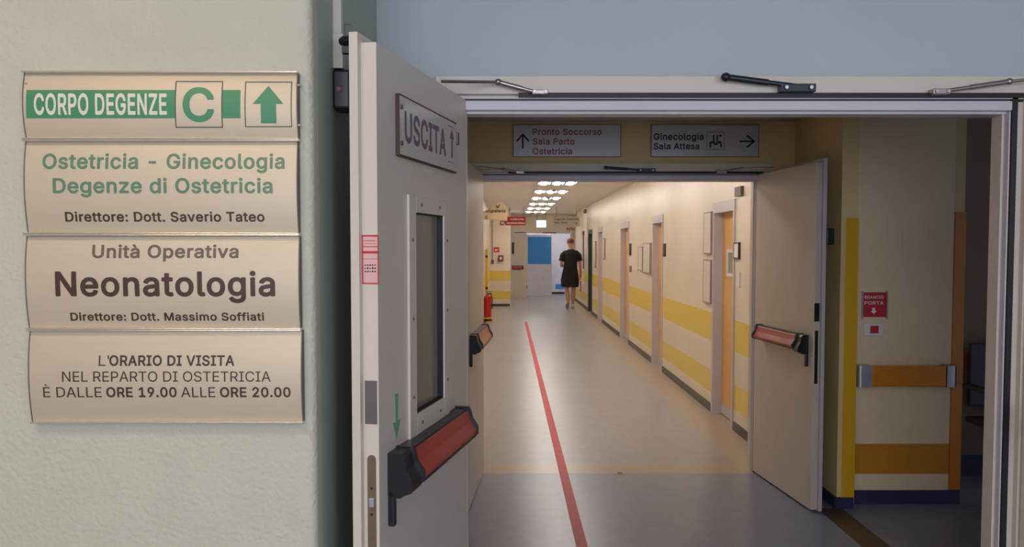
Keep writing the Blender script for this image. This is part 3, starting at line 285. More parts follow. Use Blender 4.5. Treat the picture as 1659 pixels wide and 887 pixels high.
g	425	373,379 312,380 312,322 309,320 289,346 273,361 264,368 240,380 213,385 174,384 132,373 111,362 96,349 78,332 66,316 54,294 45,272 38,244 34,220 33,190 34,163 38,136 45,112 54,89 79,52 96,37 132,16 150,10 171,5 210,4 240,10 264,21 285,38 306,67 309,66 309,-26 300,-51 294,-62 282,-73 267,-84 249,-91 228,-95 192,-96 177,-94 156,-88 129,-72 102,-41 99,-41 51,-68 51,-71 63,-92 72,-102 91,-119 104,-128 135,-141 168,-149 186,-151 207,-152 231,-151 252,-148 291,-137 324,-118 350,-92 361,-74 367,-56 372,-32|275,301 285,289 299,262 308,232 311,211 311,172 308,154 299,121 285,97 275,85 261,75 237,64 219,61 189,61 171,64 156,70 144,78 132,88 117,108 110,124 104,139 98,172 97,193 100,229 105,247 117,277 135,301 147,312 159,319 189,328 219,328 237,324 252,318	387,392 381,397 372,399 309,399 300,395 295,388 291,371 276,383 261,391 249,397 231,402 213,404 171,403 144,397 123,389 102,379 81,362 66,347 48,323 37,301 27,277 19,250 15,220 15,163 19,133 27,106 36,82 51,58 66,38 84,22 102,10 123,-1 147,-9 171,-14 213,-15 246,-8 273,4 288,15 291,13 290,-26 286,-38 279,-50 270,-59 257,-68 243,-73 219,-76 192,-77 162,-70 141,-57 114,-26 102,-21 93,-23 42,-51 36,-55 32,-62 31,-71 33,-77 46,-101 60,-117 79,-134 96,-145 126,-158 165,-168 207,-171 231,-170 255,-167 297,-155 336,-133 352,-119 365,-104 378,-83 386,-62 391,-32 392,379 391,385|261,288 270,277 281,256 289,229 292,211 292,175 289,157 282,130 275,115 263,100 252,91 234,83 219,80 204,79 177,82 165,87 147,100 135,115 126,133 119,157 117,175 116,193 119,226 123,241 133,268 147,287 157,295 168,302 192,309 216,309 231,306 243,301
i	167	115,377 112,380 55,380 52,377 52,-1 112,-1 115,2|115,512 100,522 85,525 67,522 53,512 44,500 40,482 43,467 52,455 61,447 82,442 100,445 113,452 120,461 127,476 127,491 121,504	129,392 121,398 115,399 52,399 40,394 33,383 33,-1 37,-13 43,-18 52,-20 115,-20 127,-15 134,-4 134,377 133,386|127,527 106,540 82,544 58,539 49,533 38,524 31,517 25,506 21,482 23,470 26,458 32,449 40,440 49,432 58,428 70,425 85,423 109,428 118,433 128,440 136,451 144,467 146,491 140,509
l	189	115,507 112,510 55,510 52,507 52,84 53,66 57,48 64,33 73,19 85,9 100,2 124,-2 157,-3 182,3 170,54 148,53 130,55 120,63 116,78	129,522 121,528 115,529 49,529 38,522 33,510 34,63 40,39 49,21 59,6 76,-8 94,-16 103,-18 115,-21 139,-22 157,-22 175,-19 187,-16 193,-13 199,-6 201,3 190,57 186,66 178,72 172,74 151,72 139,73 136,75 135,81 134,507 133,516
m	610	523,354 499,372 469,384 436,387 406,384 379,375 367,370 357,362 337,344 319,317 316,316 309,332 300,347 287,362 274,372 256,381 241,385 208,387 193,385 172,377 151,364 132,347 115,320 113,326 112,379 55,380 52,379 52,-1 112,-1 115,2 115,251 122,278 132,296 140,305 151,314 169,324 187,329 214,328 229,325 241,319 253,309 262,299 268,287 272,272 274,-1 335,-1 336,245 339,269 346,290 353,299 367,314 376,320 394,327 406,329 418,329 433,328 448,324 460,320 472,312 483,299 489,287 492,275 495,251 496,-1 556,-1 558,2 557,275 554,296 548,314 541,329	536,368 520,381 505,390 490,397 472,403 439,406 403,403 373,393 358,387 346,377 334,368 319,353 301,375 283,389 265,398 241,405 205,406 190,403 163,394 133,375 131,386 127,392 121,397 115,399 52,399 40,394 36,389 33,380 33,-4 35,-10 40,-16 49,-20 112,-20 121,-19 130,-11 134,-1 134,248 140,272 148,287 160,298 175,306 190,310 211,309 229,304 245,290 252,275 254,257 254,-1 255,-7 259,-14 265,-18 271,-20 334,-20 343,-18 353,-10 355,-1 355,245 357,263 363,281 379,299 400,309 418,310 442,306 460,297 470,284 474,269 476,251 477,-7 484,-16 493,-20 562,-19 573,-13 577,-1 576,278 573,299 567,320 556,341
n	410	321,350 307,362 280,377 244,384 205,384 184,379 169,373 151,363 136,350 115,320 113,323 112,379 55,380 52,379 52,-1 112,-1 115,2 115,206 115,242 122,269 126,281 133,292 142,302 151,311 172,321 184,325 208,328 226,327 247,321 259,314 271,304 283,288 289,275 294,254 295,-1 357,-1 358,2 357,263 353,287 342,320 334,335	334,364 319,377 304,387 289,394 268,400 247,403 205,403 181,398 160,390 133,372 129,389 123,395 115,399 52,399 40,394 34,386 33,377 33,-1 34,-7 40,-16 52,-20 115,-20 124,-17 132,-10 134,-1 134,185 134,239 136,251 143,272 160,293 187,306 211,309 226,308 238,304 256,292 267,278 275,251 277,-7 283,-16 295,-20 358,-20 370,-15 375,-10 377,-1 376,266 373,287 368,308 359,329 348,347
o	415	333,331 318,346 300,360 279,371 255,379 234,384 207,385 180,384 159,379 135,371 117,361 99,348 81,330 66,311 55,291 45,267 39,243 35,216 33,186 35,156 45,108 55,84 66,65 81,45 96,30 114,17 135,6 159,-3 180,-8 207,-9 234,-8 255,-3 279,6 300,16 318,30 334,45 348,64 360,84 370,108 377,132 381,156 382,186 381,216 377,243 370,267 360,291 348,312|280,300 297,276 306,258 315,225 317,204 318,186 315,150 306,117 292,90 280,75 255,57 240,52 207,47 174,52 160,57 135,76 116,102 109,117 100,150 98,168 97,189 100,225 108,255 116,273 133,297 146,309 159,318 189,328 225,328 240,324 258,317	346,345 330,361 312,375 285,390 261,397 237,403 207,404 177,402 153,397 129,389 105,376 87,363 66,342 50,321 38,300 27,273 20,246 16,219 14,186 17,153 27,102 38,75 50,54 69,30 84,15 105,0 129,-12 153,-21 177,-26 207,-28 237,-27 261,-21 285,-13 312,0 330,15 348,33 365,54 377,75 388,102 396,129 399,153 401,186 400,219 396,246 388,273 377,300 365,321|267,286 282,264 288,250 296,222 298,204 299,186 296,153 288,125 282,111 268,90 257,81 246,74 237,71 222,68 207,66 177,71 165,76 148,90 133,111 127,123 119,153 117,171 116,189 119,219 126,249 133,264 148,285 158,294 168,302 192,309 222,309 234,306 249,300
p	424	345,333 313,362 292,373 274,379 253,384 211,385 181,378 160,368 138,348 118,321 115,320 113,321 113,324 112,379 55,380 52,378 52,-144 112,-144 115,-141 115,58 118,57 139,28 163,8 181,-1 196,-6 229,-9 253,-8 274,-3 295,5 313,15 331,29 346,44 360,63 371,84 380,108 386,132 390,162 390,216 386,246 379,272 370,294 360,312|290,300 301,288 315,261 324,228 326,207 327,186 324,150 315,117 301,90 289,76 265,57 253,52 235,49 205,49 187,52 172,59 151,75 140,87 126,114 121,132 114,168 114,210 117,228 126,261 140,288 160,310 172,318 187,324 205,328 235,328 253,324 277,311	358,347 343,362 322,379 298,391 280,397 253,403 211,404 178,397 151,385 133,370 131,384 128,390 122,396 115,399 52,399 43,397 37,390 33,378 33,-144 35,-153 40,-159 52,-163 115,-163 124,-160 132,-153 134,-144 134,0 136,5 151,-7 163,-14 178,-20 193,-24 229,-28 256,-27 280,-21 301,-14 325,0 343,14 360,30 376,54 389,78 398,102 405,129 409,159 409,219 405,249 399,273 389,300 375,324|277,286 286,276 298,252 305,225 307,207 308,189 305,153 298,126 290,108 277,90 258,75 247,70 235,68 217,67 193,70 181,76 163,90 155,99 143,123 136,153 133,171 133,207 136,225 144,255 151,270 157,280 172,295 184,302 205,309 232,309 247,306 265,297
r	259	244,383 241,385 223,386 196,385 166,376 139,359 129,347 115,324 113,329 112,379 55,380 52,379 52,50 52,-1 114,-1 115,2 115,248 119,263 126,281 133,293 148,307 160,314 181,322 193,324 211,325 241,322 244,323	257,398 250,403 244,404 214,405 193,404 157,393 133,378 127,392 115,399 49,399 42,395 36,389 33,377 33,-4 35,-10 40,-16 52,-20 115,-20 124,-17 132,-10 134,-1 134,245 137,257 143,272 148,281 160,292 169,297 187,304 208,306 244,302 250,303 258,308 261,314 263,320 263,383 261,392
s	365	290,350 268,366 239,379 206,385 167,385 131,378 101,365 86,354 63,330 56,318 50,303 46,276 47,255 53,234 60,222 71,207 86,195 101,186 125,176 212,154 239,145 253,135 260,127 264,120 267,102 266,90 261,81 254,72 242,62 230,56 215,51 200,47 182,46 164,47 149,50 125,60 107,78 95,106 92,108 38,96 35,93 44,63 53,48 68,30 83,17 97,9 110,3 128,-3 164,-8 203,-8 224,-6 260,5 290,23 302,34 314,48 322,60 331,90 331,123 326,141 319,156 307,171 293,183 274,195 230,210 158,228 134,237 122,246 113,258 110,276 111,288 114,297 121,306 131,316 155,328 185,332 218,327 230,323 242,315 257,297 266,279 269,276 322,288 325,291 314,317 300,339	304,363 278,382 245,397 206,404 164,404 125,396 92,381 74,369 48,342 39,327 31,309 28,291 28,255 35,228 45,210 56,195 77,178 95,168 116,159 143,151 206,136 230,128 244,117 247,111 248,102 247,96 240,84 224,74 197,66 179,65 155,68 134,78 122,90 110,118 105,123 99,126 89,126 26,112 20,105 16,96 21,72 29,51 38,36 56,15 71,2 89,-8 104,-15 122,-21 161,-27 203,-27 227,-25 269,-12 302,8 317,21 329,36 339,51 345,69 350,87 351,105 349,132 343,150 332,171 320,185 305,198 284,212 260,221 164,246 152,250 141,255 134,261 130,267 129,276 131,288 143,301 161,310 185,313 212,309 230,300 242,285 252,264 263,258 272,257 332,272 338,276 342,282 344,288 343,297 332,324 325,336
t	227	125,472 65,472 64,469 64,382 62,380 59,380 5,380 5,328 8,326 63,325 64,91 66,70 71,52 78,37 92,19 107,9 122,2 146,-4 173,-5 206,-1 213,1 214,4 203,52 200,55 170,51 149,54 137,61 129,76 127,100 127,322 128,326 203,326 205,328 205,376 203,380 128,380 127,382 127,469	140,485 134,489 128,491 65,491 56,489 50,485 46,478 45,472 45,400 41,399 2,399 -4,397 -10,391 -14,379 -14,325 -10,315 -1,308 41,307 44,306 45,304 45,91 48,64 53,45 62,26 77,7 98,-8 119,-17 140,-22 155,-23 182,-24 212,-20 225,-14 231,-8 233,-2 232,7 222,58 217,67 209,73 203,74 173,70 153,73 147,82 146,100 146,306 149,307 206,307 212,309 218,313 222,319 224,325 224,379 220,391 209,398 146,400 146,472 145,478
u	410	358,378 355,380 298,380 295,378 295,153 292,123 288,108 274,86 258,69 238,58 223,54 199,51 181,53 163,58 151,64 138,75 127,90 120,105 116,123 115,144 115,378 112,380 55,380 52,378 52,261 52,138 53,114 56,93 61,75 69,57 78,42 100,19 127,4 148,-2 181,-6 202,-5 220,-1 241,7 259,18 274,30 286,45 295,62 297,57 297,0 298,-1 355,-1 358,0 358,3	371,393 364,398 358,399 295,399 286,396 278,387 276,378 276,153 273,126 269,114 258,96 246,84 229,75 220,72 199,70 172,75 160,81 151,89 138,111 135,126 134,144 134,378 132,387 128,393 121,398 115,399 52,399 43,397 37,391 34,384 33,378 33,273 33,138 34,114 38,90 43,69 52,48 63,30 88,5 106,-7 123,-15 142,-21 163,-24 205,-24 226,-20 250,-10 277,8 280,-9 286,-16 292,-19 355,-20 364,-19 373,-12 377,0 377,378 375,387
v	389	370,380 304,379 218,140 196,67 193,65 178,122 85,378 82,380 19,380 17,377 36,326 161,2 163,-1 226,-1 371,377	385,393 379,397 373,399 304,399 295,397 289,391 196,135 193,135 103,386 97,394 85,399 16,399 7,397 0,389 -3,383 -2,374 33,281 145,-10 151,-16 160,-20 232,-19 241,-13 245,-7 390,371 391,383
z	380	332,380 50,380 47,379 47,323 50,322 248,322 253,320 42,47 41,-1 47,-1 339,-1 340,53 338,57 131,57 128,57 127,59 333,329 334,377	347,393 341,397 332,399 47,399 38,397 32,391 28,380 28,320 32,311 38,305 47,303 215,302 25,56 22,47 22,-1 24,-10 29,-16 41,-20 338,-20 347,-18 355,-13 359,-1 359,56 356,66 347,74 338,76 167,76 165,77 350,320 353,329 353,380 352,386
È	419	372,509 59,509 59,-1 374,-1 376,2 376,56 374,58 278,58 128,58 126,59 127,227 353,228 356,230 356,284 353,287 127,287 126,290 126,449 128,451 371,451 373,455|197,658 194,660 128,659 185,569 194,557 244,557 244,560	386,523 380,527 371,529 59,529 47,524 42,518 40,509 40,-1 44,-12 50,-18 59,-20 380,-19 389,-14 395,-4 395,59 391,68 385,74 377,77 365,77 146,77 145,206 146,209 353,209 362,210 370,215 374,224 375,284 374,293 370,299 362,305 356,306 146,306 145,308 145,428 146,432 371,432 380,434 388,440 392,449 392,509 391,515|209,674 197,679 125,679 115,674 109,665 108,656 110,650 173,553 182,542 194,538 248,538 257,543 263,551 264,560 262,566 214,668
à	389	305,345 296,354 275,368 251,377 224,383 179,385 164,383 131,376 101,363 79,347 65,335 47,308 41,293 41,290 98,273 101,275 108,287 119,301 141,317 170,328 194,330 218,328 230,325 245,317 257,308 266,296 270,287 274,269 274,248 269,239 254,232 125,212 89,200 71,191 56,179 42,161 33,137 29,107 30,89 40,56 56,31 79,11 110,-2 140,-9 161,-10 191,-7 215,0 236,11 252,23 266,38 272,50 275,51 276,2 277,-1 337,-1 338,2 337,272 329,307 316,332|274,185 275,137 274,125 268,104 256,83 239,68 215,54 188,47 170,46 137,51 122,56 110,65 104,71 98,80 94,89 93,98 94,116 98,130 103,137 110,144 125,154 143,161 176,167 239,176 254,179 272,186|167,530 101,530 99,527 158,437 164,428 216,428 170,527	318,359 308,369 284,385 257,395 227,402 179,404 161,402 125,394 93,380 68,362 53,350 30,317 22,296 21,290 23,281 29,275 95,255 104,254 115,260 123,275 131,286 149,300 173,309 194,311 215,309 233,303 242,296 247,290 252,281 256,254 251,251 239,248 173,240 119,230 80,217 53,202 34,182 25,170 19,155 11,125 11,89 16,68 23,47 41,20 68,-4 86,-13 104,-20 137,-27 158,-29 179,-28 209,-22 233,-13 254,1 257,-1 261,-13 272,-19 338,-20 347,-17 355,-10 357,-1 356,272 353,293 347,314 331,344|256,158 255,131 250,110 241,95 227,82 220,77 209,72 197,68 170,65 143,69 125,77 119,82 113,93 112,98 113,110 115,119 118,125 134,137 149,143 176,148 218,153 254,160|182,543 176,547 170,549 98,549 88,545 80,536 79,527 82,518 143,425 152,413 164,409 218,409 228,413 234,422 235,431 233,437""".split('\n'):
    ch, adv, c0, c1 = ln.split('\t'); GLYPHS[ch] = (int(adv), _ct(c0), _ct(c1))
def glyphs(body, x0, x1, zb, cap, bold=0.0, thick=0.0012):
    k = 2 if bold > .005 else 1
    cu = bpy.data.curves.new('t', 'CURVE'); cu.dimensions = '2D'; cu.fill_mode = 'FRONT'
    x = 0
    for ch in body:
        g = GLYPHS[ch]
        for c in g[k]:
            sp = cu.splines.new('POLY'); sp.points.add(len(c)-1); sp.use_cyclic_u = True
            for q, (px, py) in zip(sp.points, c): q.co = (x+px/1000, py/1000, 0, 1)
        x += g[0]/1000+(.028 if k == 2 else 0)
    o = bpy.data.objects.new('t', cu); C.objects.link(o)
    dg = bpy.context.evaluated_depsgraph_get(); dg.update()
    me = bpy.data.meshes.new_from_object(o.evaluated_get(dg)); bpy.data.objects.remove(o); bpy.data.curves.remove(cu)
    t = bmesh.new(); t.from_mesh(me); bpy.data.meshes.remove(me)
    H_ = [p[1]/1000 for c in GLYPHS['H'][k] for p in c]; lo, hi = min(H_), max(H_)
    xs = [v.co.x for v in t.verts]; a, b = min(xs), max(xs)
    for v in t.verts:
        v.co = Vector((x0+(v.co.x-a)/(b-a)*(x1-x0), -thick, zb+(v.co.y-lo)/(hi-lo)*cap))
    return t
def solidify(t, thick):
    bmesh.ops.dissolve_degenerate(t, dist=1e-7, edges=t.edges)
    r = bmesh.ops.extrude_face_region(t, geom=t.faces[:])
    for g in r['geom']:
        if isinstance(g, bmesh.types.BMVert): g.co.y += thick
    return t
def wtext(bm, body, px0, px1, pyb, pyt, Y, bold=0.0, thick=0.0012):
    a = at(px0, pyb, Y); b = at(px1, pyt, Y)
    t = glyphs(body, a.x, b.x, a.z, b.z-a.z, bold)
    bmesh.ops.translate(t, vec=(0, Y, 0), verts=t.verts)
    merge(bm, t)
def wbox(bm, px0, py0, px1, py1, Y, d0, d1, bev=0):
    # box facing the camera, its corners at depth Y; spans Y-d1 .. Y-d0
    a = at(px0, py1, Y); b = at(px1, py0, Y)
    bx(bm, min(a.x, b.x), max(a.x, b.x), Y-d1, Y-d0, min(a.z, b.z), max(a.z, b.z), bev)

# ============================================================ STRUCTURE
SY = 2.015; SX = -0.460        # sign wall plane and the recess side
Y1 = 3.0; Y2 = 6.05           # the two fire-door walls
CX0, CX1 = -0.55, 1.96        # corridor side walls
CH = 2.62; YB = 23.2; Y3 = 26.8

# sign wall with a softly rounded outer corner
bm = bmesh.new()
r = 0.02; arc = [(SX-r+r*math.sin(a), SY+r-r*math.cos(a)) for a in [i*PI/2/6 for i in range(7)]]
prism(bm, [(-3.0, SY)]+arc+[(SX, SY+0.06), (-3.0, SY+0.06)], 'z', 0, 3.0)
o = struct('wall_left', bm, 'stucco', 'pale stuccoed wall that carries the directory sign', 'wall')
for p in o.data.polygons: p.use_smooth = True
o.data.set_sharp_from_angle(angle=math.radians(30))
struct('wall_recess', B((SX-0.12, SX, SY+0.06, Y1+0.1, 0, 3.0)), 'sidewall', 'sage green side wall of the door recess', 'wall')
# wall around the first fire door
FX0, FX1, FZ = -0.15, 1.717, 2.062
def fire_wall(name, Y, x0, x1, hz, wx0, wx1, ztop, m, lab):
    return struct(name, B((wx0, x0-0.06, Y, Y+0.12, 0, ztop), (x1+0.06, wx1, Y, Y+0.12, 0, ztop), (x0-0.06, x1+0.06, Y, Y+0.12, hz+0.06, ztop)), m, lab, 'wall')
fire_wall('wall_front', Y1, FX0, FX1, FZ, SX, 4.0, 3.0, 'greenwall', 'blue grey wall above and beside the first double doorway')
# entrance hall behind the camera, with assumed window openings in its back wall
struct('wall_right', B((3.9, 4.0, -3, Y1, 0, 3)), 'hallwall', 'entrance hall wall right of the camera', 'wall')
struct('wall_back', B((-3, -1.4, -3.1, -3, 0, 3), (.6, 1.6, -3.1, -3, 0, 3), (3.4, 4.0, -3.1, -3, 0, 3), (-1.4, .6, -3.1, -3, 0, 1.1), (-1.4, .6, -3.1, -3, 2.7, 3), (1.6, 3.4, -3.1, -3, 0, 1.1), (1.6, 3.4, -3.1, -3, 2.7, 3)), 'hallwall', 'entrance hall wall with two windows behind the camera', 'wall')
struct('wall_outer', B((-3.1, -3, -3.1, SY+0.06, 0, 3)), 'hallwall', 'entrance hall wall left of the camera', 'wall')
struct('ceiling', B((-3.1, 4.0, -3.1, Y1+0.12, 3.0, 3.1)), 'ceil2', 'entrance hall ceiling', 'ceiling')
struct('floor', B((-3.1, 4.0, -3.1, Y1, -0.1, 0)), 'floor', 'entrance hall lino floor', 'floor')
# lobby between the two fire doors
fire_wall('wall_lobby', Y2, -0.19, 1.715, FZ, CX0-0.1, 2.0, 2.48, 'creamwall', 'mustard cream wall around the second double doorway')
struct('wall_lobby_left', B((CX0-0.1, CX0, Y1+0.12, Y2, 0, 2.48)), 'creamwall', 'cream left wall of the lobby', 'wall')
struct('wall_lobby_right', B((2.0, 2.1, 5.24, Y2+0.12, 0, 2.48)), 'creamwall', 'short cream wall behind the open right leaf', 'wall')
struct('wall_pilaster', B((2.0, 2.1, 5.18, 5.24, 0, 2.48)), 'creamwall', 'narrow cream pilaster with the yellow corner guard', 'wall')
struct('wall_passage', B((2.1, 2.735, 5.28, 5.40, 0, 2.48)), 'passage', 'cream passage wall with an ochre band and the grab rail', 'wall')
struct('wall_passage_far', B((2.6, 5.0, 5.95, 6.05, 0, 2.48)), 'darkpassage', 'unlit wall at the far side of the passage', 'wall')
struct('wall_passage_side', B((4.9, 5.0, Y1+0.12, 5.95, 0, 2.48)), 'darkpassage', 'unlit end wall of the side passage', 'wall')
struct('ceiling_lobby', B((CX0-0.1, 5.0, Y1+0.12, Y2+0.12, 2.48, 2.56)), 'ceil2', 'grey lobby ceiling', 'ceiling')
struct('floor_lobby', B((CX0-0.1, 5.0, Y1, 6.0, -0.1, 0)), 'floor', 'blue grey lino floor of the lobby', 'floor')
# corridor
doors = [ # y0 (near), y1 (far), kind
    (7.47, 8.22, 'tan_glass'), (10.98, 11.72, 'tan'), (14.1, 15.1, 'tan'), (18.15, 18.95, 'tan'), (20.4, 21.3, 'green')]
bm = bmesh.new(); y = Y2+0.12
for (a, b, k) in doors:
    bx(bm, CX1, CX1+0.14, y, a, 0, CH); bx(bm, CX1, CX1+0.14, a, b, 1.94, CH); y = b
bx(bm, CX1, CX1+0.14, y, 25.6, 0, CH)
struct('wall_corridor_right', bm, 'corridor', 'long cream corridor wall with two yellow bands and a row of doors', 'wall')
struct('wall_corridor_left', B((CX0-0.1, CX0, Y2+0.12, YB, 0, CH)), 'corridor', 'cream corridor wall on the left, mostly hidden by the open leaves', 'wall')
struct('wall_corridor_return', B((CX0-0.1, 0.0, YB, YB+0.1, 0, CH)), 'corridor', 'short cream wall end with yellow bands facing down the corridor', 'wall')
struct('wall_far', B((-0.1, 0.02, YB+0.1, Y3, 0, CH), (-0.1, 0.06, Y3, Y3+0.12, 0, CH), (0.06, 1.92, Y3, Y3+0.12, 2.03, CH), (1.92, 2.1, Y3, Y3+0.12, 0, CH), (2.04, 2.14, 25.6, Y3, 0, CH)), 'corridor', 'wall around the far double doorway', 'wall')
struct('wall_end', B((1.40, 2.1, 29.2, 29.3, 0, CH), (-0.1, 1.4, 31.0, 31.1, 0, CH), (2.1, 2.2, Y3+0.12, 29.3, 0, CH), (-0.2, -0.1, Y3+0.12, 31.1, 0, CH), (1.4, 1.5, 29.3, 31, 0, CH)), mat('pale_end_paint', rgb(226, 226, 238), 0.4), 'pale wall beyond the far doorway', 'wall')
struct('ceiling_corridor', B((CX0-0.1, 2.2, Y2+0.12, 31.1, CH, CH+0.1)), 'ceil', 'pale corridor ceiling', 'ceiling')
struct('floor_corridor', B((CX0-0.1, 1.65, 6.28, 31.1, -0.1, 0), (1.65, 2.2, 25.6, 31.1, -0.1, 0)), 'floor2', 'glossy grey corridor lino floor', 'floor')
struct('trim_1', B((CX0-0.1, 2.2, 6.0, 6.28, -0.1, 0.0), (1.65, 2.2, 6.28, 25.6, -0.1, 0)), 'beigefloor', 'beige lino border across and along the corridor floor', 'floor border')
struct('trim_2', B((1.88, 2.03, 3.2, 5.17, -0.001, 0.003)), 'sill', 'brown threshold strip across the side passage mouth', 'floor strip')
# skirtings
bm = bmesh.new(); y = 6.17
for (a, b, k) in doors:
    bx(bm, CX1-0.012, CX1, y+0.01, a-0.05, 0, 0.078); y = b+0.04
bx(bm, CX1-0.012, CX1, y, 25.6, 0, 0.078); bx(bm, CX1-0.012, 2.04, 25.6, 25.61, 0, 0.078)
struct('baseboard_right', bm, 'skirt', 'dark skirting along the right corridor wall', 'skirting')
struct('baseboard_left', B((CX0, -0.0, YB-0.012, YB, 0, 0.06), (CX0, CX0+0.012, Y2+0.13, YB-0.02, 0, 0.07)), 'skirt', 'dark skirting along the left corridor wall', 'skirting')
struct('baseboard_passage', B((2.10, 2.80, 5.264, 5.28, 0, 0.085), (2.8, 4.89, 5.93, 5.95, 0, 0.14), (1.99, 2.10, 5.166, 5.18, 0, 0.07), (1.986, 2.0, 5.18, Y2-0.01, 0, 0.07)), 'skirtblue', 'dark blue skirting of the passage', 'skirting')
struct('baseboard_end', B((1.42, 1.86, 29.18, 29.2, 0, 0.07)), 'skirt', 'dark skirting beyond the far doorway', 'skirting')

# assumed entrance hall windows, unseen behind the camera, added for the daylight
for k, (x, hw, lab) in enumerate(((-.4, 1.0, 'left window behind the camera'), (2.5, .9, 'right window behind the camera'))):
    assumed_win = thing('window_%d' % (k+1), lab, 'window', (x, -3.05, 1.1), kind='structure')
    obj('window_frame', B((-hw, -hw+.06, -.03, .03, 0, 1.6), (hw-.06, hw, -.03, .03, 0, 1.6), (-hw+.06, hw-.06, -.03, .03, 0, .06), (-hw+.06, hw-.06, -.03, .03, 1.54, 1.6), (-.03, .03, -.03, .03, .06, 1.54)), 'white', assumed_win)

# door frames of the two fire doors: lilac steel profiles with black gaskets
def fire_frame(n, Y, x0, x1, z, label):
    t = thing('trim_%d' % n, label, 'door frame', ((x0+x1)/2, Y, 0), kind='structure')
    base = t.location
    o = 0.125
    bm = B((x0-o+.02, x1+o-.02, Y-0.035, Y, z+0.062, z+o), (x0-o+.02, x0-0.062, Y-0.035, Y, 0, z+0.062), (x1+0.062, x1+o-.02, Y-0.035, Y, 0, z+0.062), bev=0.003)
    obj('face_profile', bm, 'enamel', t, base=base)
    bm = B((x0-0.03, x1+0.03, Y-0.028, Y+0.075, z+0.008, z+0.042), (x0-0.03, x0-0.008, Y-0.02, Y+0.075, 0, z+0.008), (x1+0.008, x1+0.03, Y-0.02, Y+0.075, 0, z+0.008), bev=0.004)
    bx(bm, x0-0.012, x1+0.012, Y+0.0, Y+0.075, z, z+0.01); 
    obj('rebate_profile', bm, 'enamel2', t, base=base)
    bm = B((x0-0.009, x0, Y+0.01, Y+0.075, 0, z), (x1, x1+0.009, Y+0.01, Y+0.075, 0, z))
    obj('jamb_lining', bm, 'enamel', t, base=base)
    bm = B((x0+0.18, x1+0.055, Y-0.042, Y-0.026, z+0.05, z+0.066), (x0-0.045, x1+0.055, Y-0.02, Y, z+0.04, z+0.047), (x1+0.012, x1+0.031, Y-0.03, Y-.02, 0, z+0.06), (x0-0.031, x0-0.012, Y-0.03, Y-.02, 0, z+0.04))
    obj('gasket', bm, 'gasket', t, base=base)
    bm = B((x0-0.06, x1+0.06, Y-0.03, Y, z+0.047, z+0.052))
    obj('gasket_lip', bm, 'enamel2', t, base=base)
    bm = B((x0-0.062, x0-0.028, Y-0.008, Y+0.075, 0, z+0.06), (x1+0.028, x1+0.062, Y-0.008, Y+0.075, 0, z+0.06), (x0-.03, x1+.03, Y-0.008, Y+0.075, z+0.04, z+0.062))
    obj('frame_body', bm, 'enamel', t, base=base)
    return t
fire_frame(3, Y1, FX0, FX1, FZ, 'steel frame of the first double doorway, nearest the camera')
fire_frame(4, Y2, -0.19, 1.715, FZ, 'steel frame of the second double doorway at the lobby end')

